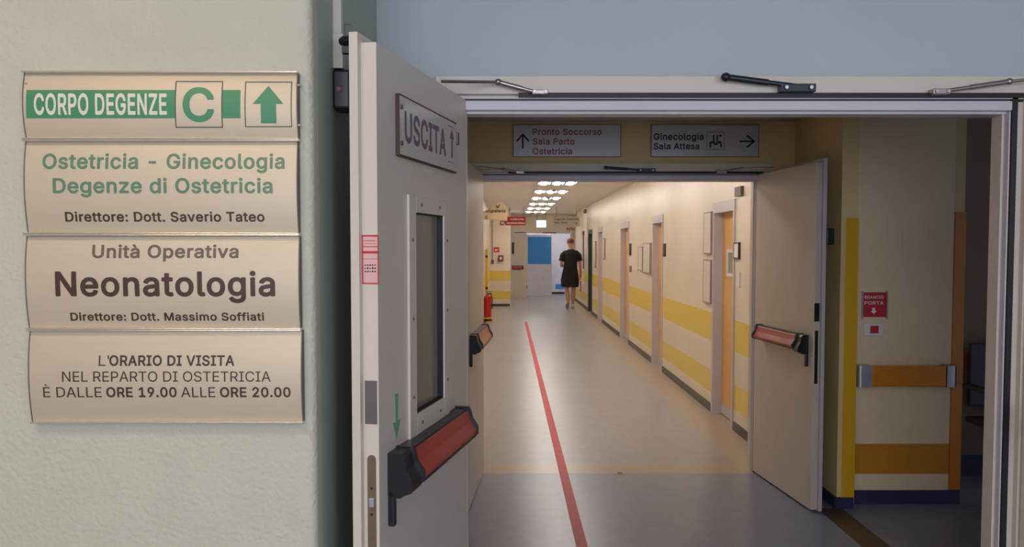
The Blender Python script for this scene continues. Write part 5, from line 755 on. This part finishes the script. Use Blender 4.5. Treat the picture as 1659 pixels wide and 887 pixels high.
on_wall('room_plate', 'dark framed number plate right of the nearest corridor door', 'sign', 1191.5, 1200, 393, 420, .02, 'white', 'blackp')
on_wall('wall_switch', 'slim white switch plate below the number plate', 'switch', 1196, 1200.5, 441, 466, .012, 'white')
on_wall('junction_box', 'small grey box high on the wall right of the nearest door', 'box', 1194, 1204, 303, 318, .03, 'dullsteel')
on_wall('room_plate', 'small black plate right of the second corridor door', 'sign', 1076, 1079, 395, 416, .02, 'blackp')
on_wall('room_plate', 'small black plate right of the third corridor door', 'sign', 1020.5, 1023, 395, 414, .02, 'blackp')
on_wall('wall_switch', 'white switch right of the third corridor door', 'switch', 1021, 1023.5, 431, 441, .012, 'dullsteel')
on_wall('wall_sensor', 'small grey sensor near the ceiling above the green door', 'sensor', 948, 950, 340, 346, .05, 'dullsteel')
t = thing('door_guide_rail', 'thin dark vertical rail on the wall behind the person', 'rail', (CX1, wy(945.5), .5))
b_ = t.location; ya, yb = wy(946.2), wy(945)
obj('bar', B((CX1-.02, CX1-.001, ya, yb, atx(945.5, 436, CX1).z, atx(945.5, 377, CX1).z)), 'dullsteel', t, base=b_)
obj('top_end', B((CX1-.03, CX1-.001, ya-.1, yb+.05, atx(945.5, 381, CX1).z, atx(945.5, 375, CX1).z)), 'blackp', t, base=b_)

# ============================================================ FLOOR LINES
bm = bmesh.new()
a = at(852, 522, 1); 
def fl(px, py):
    d = ray(px, py); k = -EYE/d.z; return Vector((d.x*k, d.y*k, 0))
p0, p1 = fl(852, 522), fl(943, 887); dd = (p1-p0); nn = Vector((dd.y, -dd.x, 0)).normalized()*.031
p2 = p0+dd*1.1
t_ = bmesh.new(); v = [t_.verts.new(q+Vector((0, 0, .0012))) for q in (p0-nn, p0+nn, p2+nn, p2-nn)]; t_.faces.new(v)
r_ = bmesh.ops.extrude_face_region(t_, geom=t_.faces[:]); 
for g in r_['geom']:
    if isinstance(g, bmesh.types.BMVert): g.co.z -= .0012
merge(bm, t_)
tag(obj('floor_line', bm, 'redtape', base=p1), 'long red tape line running along the corridor floor', 'floor line')
bm = B((-.5, p0.x-.035, p0.y-.08, p0.y, 0, .001)); tag(obj('floor_line', bm, 'pinktape', base=(0, p0.y, 0)), 'faint worn pink line crossing the floor to the left of the red one', 'floor line')
c_ = fl(1004, 768)
bm = bmesh.new(); cyl(bm, (c_.x, c_.y, 0), (c_.x, c_.y, .003), .04, seg=24)
t = thing('floor_stop', 'small round floor plate in the beige strip at the second doorway', 'floor plate', (c_.x, c_.y, 0))
obj('disc', bm, 'beigefloor', t, base=t.location)
bm = bmesh.new(); cyl(bm, (c_.x, c_.y, .003), (c_.x, c_.y, .006), .018, seg=20); obj('boss', bm, 'dullsteel', t, base=t.location)

# ============================================================ CEILING LIGHTS
def luminaire(x, y, z, label, group, m='lampon', first=None):
    if first is not None:
        r = first.copy(); C.objects.link(r); r.location = (x, y, z); r['label'] = label
        for ch in first.children:
            c = ch.copy(); C.objects.link(c); c.parent = r
        return r
    t = thing('ceiling_light', label, 'ceiling light', (x, y, z), group=group)
    obj('housing', B((-.31, .31, -.31, -.29, -.018, 0), (-.31, .31, .29, .31, -.018, 0), (-.31, -.29, -.29, .29, -.018, 0), (.29, .31, -.29, .29, -.018, 0), (-.29, .29, -.29, .29, -.008, -.001)), 'reflector', t)
    for xx in (-.21, 0, .21):
        obj('tube', B((xx-.045, xx+.045, -.2, .2, -.036, -.014), bev=.012), m, t)
    for xx in (-.105, .105):
        obj('reflector_blade', B((xx-.012, xx+.012, -.288, .288, -.035, -.009)), 'reflector', t)
    return t
ys = [7.2, 9.3, 11.4, 13.5, 15.6, 17.7, 20.0, 22.3, 24.6]  # nearest lamps are out of view, assumed to continue the row
words = ['first', 'second', 'third', 'fourth', 'fifth', 'sixth', 'seventh', 'eighth', 'ninth']
f0 = None
for k, y in enumerate(ys):
    lab = 'white louvred corridor ceiling light, %s from the near end' % words[k]
    o = luminaire(.745, y, CH, lab, 'louvred lights along the corridor ceiling', first=f0)
    if f0 is None: f0 = o
luminaire(.745, 30.2, CH, 'last ceiling light beyond the far doorway', 'louvred lights along the corridor ceiling', first=f0)  # added lamp, hidden by the header, brightens the pale end wall
luminaire(1.5, 28.0, CH, 'ceiling light just beyond the far doorway', 'louvred lights along the corridor ceiling', first=f0)  # another added lamp out of view, lifts the light behind the far frame
h0 = None
for k, (x, y) in enumerate(((-1.3, .35), (-1.0, -1.7))):  # unseen hall lamps, assumed and added for warm light on the sign wall
    t = thing('ceiling_light', ('warm ceiling light over the directory sign', 'warm ceiling light behind the camera')[k], 'ceiling light', (x, y, 3.0))
    obj('housing', B((-.32, .32, -.32, -.3, -.05, 0), (-.32, .32, .3, .32, -.05, 0), (-.32, -.3, -.3, .3, -.05, 0), (.3, .32, -.3, .3, -.05, 0)), 'reflector', t)
    obj('diffuser', B((-.3, .3, -.3, .3, -.045, -.01)), 'hallon', t)
# smoke detectors
for (px, py, lab) in ((897, 305.5, 'smoke detector nearest in the corridor ceiling'), (888, 318.5, 'smoke detector behind the nearest one')):
    d = ray(px, py); k = (CH-EYE)/d.z; c = Vector((d.x*k, d.y*k, CH))
    t = thing('smoke_detector', lab, 'smoke detector', c, group=None)
    bm = bmesh.new(); cyl(bm, (0, 0, 0), (0, 0, -.025), .055); obj('base', bm, 'white', t, smooth=True)
    bm = bmesh.new(); cyl(bm, (0, 0, -.025), (0, 0, -.055), .035, .022); obj('sensor_head', bm, 'redfade', t, smooth=True)

# ============================================================ HANGING SIGNS, FAR END
def hang_sign(name, label, r, Y, m, rods=True):
    t = plate_sign(name, label, r, m, Y, .02, False)
    if rods:
        a = at(r[0], r[1], Y); b = at(r[2], r[1], Y)
        for f in (.12, .88):
            x = a.x+(b.x-a.x)*f; bm = bmesh.new(); cyl(bm, (x, Y-.01, a.z), (x, Y-.01, CH), .006, seg=8); obj('hanger_rod', bm, 'dullsteel', t, base=t.location)
    return t
YE = 21.3
t = hang_sign('exit_sign', 'small lit green white emergency exit light hanging mid corridor', (868, 356, 886, 370), YE, mat('exit_case', rgb(150, 190, 170), .5))
bm = bmesh.new(); wbox(bm, 869.5, 357.5, 884.5, 368.5, YE-.02, 0, .004, .0015); obj('lit_face', bm, 'exit', t, base=t.location)
t = hang_sign('wayfinding_sign', 'red two tier hanging sign with arrow at the left of the corridor end', (822, 351.5, 851.5, 358.5), 21.9, 'redprint')
bm = bmesh.new(); wbox(bm, 810, 358, 851.5, 365.5, 21.9, .001, .02); obj('lower_plate', bm, 'redprint', t, base=t.location)
bm = bmesh.new()
for (x0, x1, y) in ((827, 849, 356), (821, 850, 362)):
    x = x0
    while x < x1:
        wd = random.uniform(1.0, 1.8); a = at(x, y+1, 21.878); b = at(min(x+wd, x1), y-1-random.choice((0, .7)), 21.878); bx(bm, a.x, b.x, 21.876, 21.8785, a.z, b.z); x += wd+.45
obj('lettering', bm, 'whitetxt', t, base=t.location)
polys(t, [[(811.5, 359.5), (818, 359.5), (816, 361.2), (819, 364), (817.5, 365), (814.5, 362.5), (812.5, 364.5)]], 'whitetxt', 21.876, 'arrow')
t = hang_sign('wayfinding_sign', 'pale beige hanging sign with two dark lines at the right of the corridor end', (896, 351, 939, 367), 21.9, mat('beige_sign', rgb(208, 196, 176), .5, var=0))
letters(t, [('Degenze Ostetricia', 898, 937, 357, 353.6, .01), ('Sala Parto', 898, 919, 362.6, 359.2, .01)], 'softbrown', 21.877)
polys(t, [[(932.5, 360.5), (934.5, 360.5), (934.5, 363), (933.5, 364.5), (932.5, 363)]], 'softbrown', 21.876, 'arrow')
bm = bmesh.new(); wbox(bm, 917.5, 367.8, 932, 374.0, 21.9, .001, .02); bp_ = obj('lower_plate', bm, mat('beige_sign_low', rgb(208, 196, 176), .5, var=0), t, base=t.location)
bm = bmesh.new(); wtext(bm, 'Buffet', 918, 931.3, 372.8, 368.8, 21.876, .03); obj('lower_lettering', bm, mat('crimson_lettering', rgb(140, 30, 44), .5, var=0), t, base=t.location)
# segreteria sign bracketed from the left wall
YG = 14.0
t = thing('office_sign', 'tan half round hanging sign with dark word segreteria at upper left', 'sign', at(804, 356, YG))
bb = t.location
c = at(808, 343, YG); R_ = at(823, 343, YG).x-c.x
bm = bmesh.new(); prism(bm, [(c.x+R_*math.cos(a), c.z+R_*1.05*math.sin(a)) for a in [PI*k/20 for k in range(21)]], 'y', YG-.004, YG+.004)
obj('half_disc', bm, mat('tan_sign_disc', rgb(190, 172, 136), .5, var=0), t, base=bb)
a = at(789, 356, YG); b_ = at(822, 342.5, YG)
obj('plate', B((CX0+.002, b_.x, YG-.008, YG+.006, a.z, b_.z)), mat('tan_sign', rgb(206, 184, 142), .5, var=0), t, base=bb)
bm = bmesh.new(); wtext(bm, 'segreteria', 787, 819, 344.5, 339.5, YG-.0095, .02); obj('lettering', bm, 'browntxt', t, base=bb)
polys(t, [[(803.5, 333), (806, 334), (806.6, 336), (809, 331), (810, 332), (807.5, 337.5), (804.5, 337)]], 'browntxt', YG-.006, 'symbol')
bm = bmesh.new(); wtext(bm, 'C', 786, 790.3, 355, 350, YG-.0095, .05); obj('mark', bm, 'darktxt', t, base=bb)

# ============================================================ LEFT WALL END ITEMS
t = plate_sign('alarm_sign', 'small red alarm sign on the cream wall end at left', (800, 401, 809, 409), 'redprint', YB, .01, False)
polys(t, [[(802, 404), (807, 404), (807, 405.5), (802, 407.5)]], 'whitetxt', YB-.0112, 'symbol')
t = thing('alarm_button', 'dark red framed break glass box below the alarm sign', 'alarm', at(811, 423, YB))
bm = bmesh.new(); wbox(bm, 807, 414, 815.5, 423.5, YB, .001, .05, .004); obj('case', bm, mat('alarm_case', rgb(120, 40, 40), .4), t, base=t.location)
bm = bmesh.new(); wbox(bm, 809.5, 416.5, 813, 421, YB, .049, .055); obj('glass_face', bm, 'white', t, base=t.location)
t = thing('conduit', 'thin vertical grey conduit left of the alarm box', 'conduit', at(797.5, 424, YB))
bm = bmesh.new(); p_ = at(797.5, 424, YB); q_ = at(797.5, 350, YB); cyl(bm, (p_.x, YB-.012, p_.z), (p_.x, YB-.012, CH), .008, seg=8); obj('pipe', bm, 'dullsteel', t, base=t.location)
bm = bmesh.new(); wbox(bm, 796, 421, 800, 428, YB, .001, .05); obj('outlet', bm, 'dullsteel', t, base=t.location)
# yellow corner guard strip on the left wall and extinguisher
t = thing('corner_guard', 'yellow strip on the far left wall above the extinguisher', 'corner guard', (CX0, 19.6, .6))
obj('strip', B((CX0+.001, CX0+.05, 19.2, 19.9, at(790, 476, 19.2).z, at(790, 404, 19.2).z)), 'yellow', t, base=t.location)
for (py, dx) in ((416, .05), (467, .05)):
    bm = bmesh.new(); p_ = at(790, py, 19.2); cyl(bm, (CX0+.03, 19.2, p_.z), (CX0+.03, 19.14, p_.z), .03, seg=12); obj('stud', bm, 'blackp', t, base=t.location)
t = thing('fire_extinguisher', 'red fire extinguisher at the foot of the far left wall', 'fire extinguisher', (-.475, 18.2, .0))
bm = bmesh.new(); cyl(bm, (0, 0, .12), (0, 0, .52), .08); ball(bm, (0, 0, .52), (.08, .08, .06)); cyl(bm, (0, 0, .55), (0, 0, .60), .03); obj('cylinder', bm, 'ext', t, smooth=True)
bm = bmesh.new(); tube(bm, [(0, 0, .6), (.07, -.02, .62), (.10, -.03, .5), (.095, -.03, .3)], .012); obj('hose', bm, 'blackp', t, smooth=True)
bm = bmesh.new(); bx(bm, -.02, .05, -.02, .02, .60, .63); bx(bm, -.02, .09, -.015, .015, .65, .665); obj('lever', bm, 'dullsteel', t)
bm = bmesh.new(); cyl(bm, (0, 0, 0), (0, 0, .11), .095); st_ = obj('stand', bm, 'yellow', t)
bm = bmesh.new(); cyl(bm, (0, 0, .03), (0, 0, .075), .097); obj('stand_band', bm, 'blackp', t)

# ============================================================ FAR DOORWAY
t = thing('trim_5', 'pale frame of the far double doorway', 'door frame', (1.0, Y3, 0), kind='structure'); bb = t.location
obj('frame_body', B((.03, .09, Y3-.03, Y3, 0, 2.08), (1.88, 1.94, Y3-.03, Y3, 0, 2.08), (.09, 1.88, Y3-.03, Y3, 2.02, 2.08)), 'whitedoor', t, base=bb)
obj('top_closer', B((.14, .5, Y3-.07, Y3-.03, 2.035, 2.065), (1.0, 1.45, Y3-.07, Y3-.03, 2.03, 2.055)), 'dullsteel', t, base=bb)
t = thing('door_10', 'far left cream door leaf with a dark slit window and red bar', 'door', (.09, Y3, 0), kind='structure'); bb = t.location
obj('door_leaf', B((.092, .53, Y3-.045, Y3-.0, .01, 2.015), bev=.003), 'enamel', t, base=bb)
a = at(829.5, 412, Y3-.05); b_ = at(833, 393, Y3-.05)
obj('slit_window', B((a.x, b_.x, Y3-.055, Y3-.044, a.z, b_.z)), 'gasket', t, base=bb)
a = at(829.5, 436, Y3-.1); b_ = at(848, 431, Y3-.1)
pbn = obj('panic_bar', B((a.x, b_.x, Y3-.12, Y3-.045, a.z-.01, b_.z+.01), bev=.008), 'blackp', t, base=bb)
obj('push_bar', B((a.x+.03, b_.x-.04, Y3-.135, Y3-.1, a.z+.008, b_.z-.002), bev=.006), 'redp', pbn, base=bb)
obj('door_hinge', B((.52, .54, Y3-.06, Y3-.045, .30, .42)), 'dullsteel', t, base=bb)
t = thing('door_11', 'far pale door leaf with a large bright blue upper panel', 'door', (.95, 28.0, 0), kind='structure'); bb = t.location
a = at(853, 480, 28.0); b_ = at(894, 380, 28.0)
obj('door_leaf', B((a.x, b_.x, 28.0, 28.05, .01, b_.z), bev=.003), 'whitedoor', t, base=bb)
a = at(855, 428, 27.99); b_ = at(893, 384, 27.99)
obj('blue_panel', B((a.x, b_.x, 27.992, 27.9995, a.z, b_.z)), 'blue', t, base=bb)
t = thing('wall_poster', 'small blue panel low on the pale wall beyond the doorway', 'panel', at(907, 468, 29.2)); bb = t.location
bm = bmesh.new(); wbox(bm, 900, 460.5, 914, 468, 29.2, .001, .02); obj('sheet', bm, mat('light_blue_film', rgb(70, 140, 215), .4), t, base=bb)

# ============================================================ PERSON
PY = 22.3; PXc = at(924, 450, PY).x
per = thing('person', 'person walking away in a knee length black tunic and white shoes', 'person', (PXc, PY, 0), rz=0)
def skin_mesh(name, chains, m, parent, sub=2):
    # chains: list of lists of (pos, radius); later chains may start at an index of an earlier one via ('@', i)
    verts, edges, rad, roots = [], [], [], []
    for ch in chains:
        prev = None
        for it in ch:
            if it[0] == '@': prev = it[1]; continue
            verts.append(it[0]); rad.append(it[1]); i = len(verts)-1
            if prev is not None: edges.append((prev, i))
            else: roots.append(i)
            prev = i
    me = bpy.data.meshes.new(name); me.from_pydata(verts, edges, [])
    o = bpy.data.objects.new(name, me); C.objects.link(o)
    md = o.modifiers.new('s', 'SKIN'); md.use_smooth_shade = True
    sv = me.skin_vertices[0].data
    for i, r in enumerate(rad):
        sv[i].radius = r if isinstance(r, tuple) else (r, r); sv[i].use_root = i in roots
    ms = o.modifiers.new('u', 'SUBSURF'); ms.levels = sub; ms.render_levels = sub
    dg = bpy.context.evaluated_depsgraph_get(); dg.update()
    m2 = bpy.data.meshes.new_from_object(o.evaluated_get(dg)); bpy.data.objects.remove(o)
    m2.materials.clear(); m2.materials.append(M[m] if isinstance(m, str) else m)
    for p in m2.polygons: p.use_smooth = True
    o2 = bpy.data.objects.new(name, m2); C.objects.link(o2); o2.parent = parent
    return o2
# facing +Y (away). right hand side of picture = +X = person's right arm
H = 1.0
torso = [((0.0, 0, .96), (.15, .11)), ((0.0, .0, 1.10), (.135, .10)), ((0.01, 0, 1.28), (.155, .10)), ((0.01, 0, 1.44), (.15, .09)), ((0.01, .01, 1.53), (.06, .06)), ((.005, .02, 1.60), (.055, .06)),
         ((0.0, .03, 1.68), (.076, .09)), ((-.002, .03, 1.755), (.08, .095)), ((0, .02, 1.81), (.05, .06))]
chains = [torso,
    [('@', 0), ((-.085, 0, .88), .095), ((-.09, .03, .66), .078), ((-.085, .05, .49), .056), ((-.075, -.02, .36), .060), ((-.06, -.09, .17), .036), ((-.055, -.10, .11), .034)],
    [('@', 0), ((.085, 0, .88), .095), ((.09, .02, .66), .078), ((.085, .03, .49), .056), ((.08, .0, .36), .062), ((.07, .0, .14), .036), ((.07, .01, .08), .036)],
    [('@', 3), ((-.17, 0, 1.42), .062), ((-.215, -.02, 1.28), .050), ((-.235, -.01, 1.12), .044), ((-.19, .14, 1.10), .038), ((-.13, .24, 1.14), .026), ((-.10, .29, 1.15), (.034, .018))],
    [('@', 3), ((.19, 0, 1.42), .062), ((.235, -.02, 1.28), .050), ((.25, -.03, 1.12), .044), ((.262, .0, .98), .036), ((.268, .04, .86), .026), ((.268, .05, .80), (.018, .038))]]
# fingers: left hand (reaching forward), right hand (holding the folder)
for k in range(4):
    z = 1.175-k*.018; L = (.07, .08, .075, .06)[k]
    chains.append([((-.10, .29, z), .008), ((-.085, .29+L*.5, z), .008), ((-.06, .29+L*.9, z-.01), .007)])
    yy = .075-k*.018
    chains.append([((.268, yy, .79), .008), ((.268, yy, .79-L*.5), .008), ((.255, yy, .79-L*.9), .007)])
chains.append([((-.11, .27, 1.16), .010), ((-.09, .28, 1.20), .009), ((-.07, .31, 1.21), .008)])
chains.append([((.265, .08, .82), .010), ((.255, .10, .79), .009), ((.25, .10, .76), .008)])
body = skin_mesh('body', chains, 'skin', per)
# ears and face detail
bm = bmesh.new()
for sx_ in (-1, 1): ball(bm, (sx_*.078, .02, 1.71), (.012, .022, .033), seg=10)
obj('ears', bm, mat('pink_ear', rgb(214, 120, 110), .5), per, smooth=True)
bm = bmesh.new(); ball(bm, (0, .125, 1.70), (.014, .02, .026), seg=10); ball(bm, (0, .112, 1.655), (.024, .008, .007), seg=10)
obj('nose_and_mouth', bm, 'skin', per, smooth=True)
for sx_ in (-1, 1):
    bm = bmesh.new(); ball(bm, (sx_*.03, .108, 1.725), (.012, .008, .008), seg=10); obj('eye', bm, 'darktxt', per, smooth=True)
bm = bmesh.new(); ball(bm, (0, .018, 1.748), (.092, .104, .088), seg=20)
for v in bm.verts:
    if v.co.z < 1.715: v.co.z = 1.715+(v.co.z-1.715)*.25
obj('cropped_hair', bm, 'hair', per, smooth=True)
# tunic: lofted ellipses with short sleeves
def loft(bm, rings, seg=28, wob=0):
    vs = []
    for (cx, cy, z, rx, ry) in rings:
        vs.append([bm.verts.new((cx+rx*math.copysign(abs(math.cos(2*PI*i/seg))**.8, math.cos(2*PI*i/seg)), cy+ry*math.copysign(abs(math.sin(2*PI*i/seg))**.9, math.sin(2*PI*i/seg))*(1+wob*math.sin(5*2*PI*i/seg+z*3)), z)) for i in range(seg)])
    for a, b in zip(vs, vs[1:]):
        for i in range(seg): bm.faces.new((a[i], a[(i+1) % seg], b[(i+1) % seg], b[i]))
    return vs
bm = bmesh.new()
vs = loft(bm, [(0, 0, .56, .195, .14), (-.005, 0, .565, .22, .155), (-.01, 0, .62, .232, .165), (-.01, 0, .75, .238, .165), (-.005, 0, .90, .215, .15), (0, 0, 1.05, .182, .13), (.005, 0, 1.18, .170, .125), (.01, 0, 1.32, .195, .130), (.01, 0, 1.43, .205, .118), (.01, .0, 1.485, .165, .10), (.01, .005, 1.52, .105, .085), (.01, .01, 1.545, .068, .07)], wob=.05)
for sgn in (-1, 1):      # short sleeves following the upper arms
    a_ = Vector((sgn*.135+.01, 0, 1.445)); b_ = Vector((sgn*.205+.01, -.008, 1.385)); c_ = Vector((sgn*.24+.005, -.02, 1.235))
    ball(bm, a_, (.085, .085, .07), seg=16); ball(bm, b_, (.072, .078, .075), seg=16); cyl(bm, b_, c_, .074, .068, seg=18)
obj('tunic', bm, 'tunic', per, smooth=True)
# shoes: left foot lifting off its toe, right foot flat
def shoe(x, y, z, pitch):
    bm = bmesh.new(); ball(bm, (0, .02, .045), (.045, .13, .042), seg=18); ball(bm, (0, -.055, .07), (.04, .05, .05), seg=14)
    for v in bm.verts: v.co.z = max(v.co.z, .018)
    bmesh.ops.transform(bm, matrix=Matrix.Translation((x, y, z)) @ Matrix.Rotation(pitch, 4, 'X'), verts=bm.verts)
    o = obj('shoe', bm, 'shoe', per, smooth=True)
    b2 = bmesh.new(); ball(b2, (0, .015, .016), (.046, .132, .017), seg=18)
    bmesh.ops.transform(b2, matrix=Matrix.Translation((x, y, z)) @ Matrix.Rotation(pitch, 4, 'X'), verts=b2.verts)
    obj('sole', b2, 'sole', o, smooth=True)
shoe(.07, .05, 0, 0)
shoe(-.075, -.02, .075, -.75)
bm = bmesh.new(); bx(bm, .0, .02, -.10, .10, 0, .28, .003); 
fo = obj('folder', bm, 'orangebag'); fo.location = (PXc+.262, PY+.05, 0.43); tag(fo, 'orange folder held in the right hand of the walking person', 'folder')

# far-field trim: assumed hall ceiling fixture behind etc. already placed
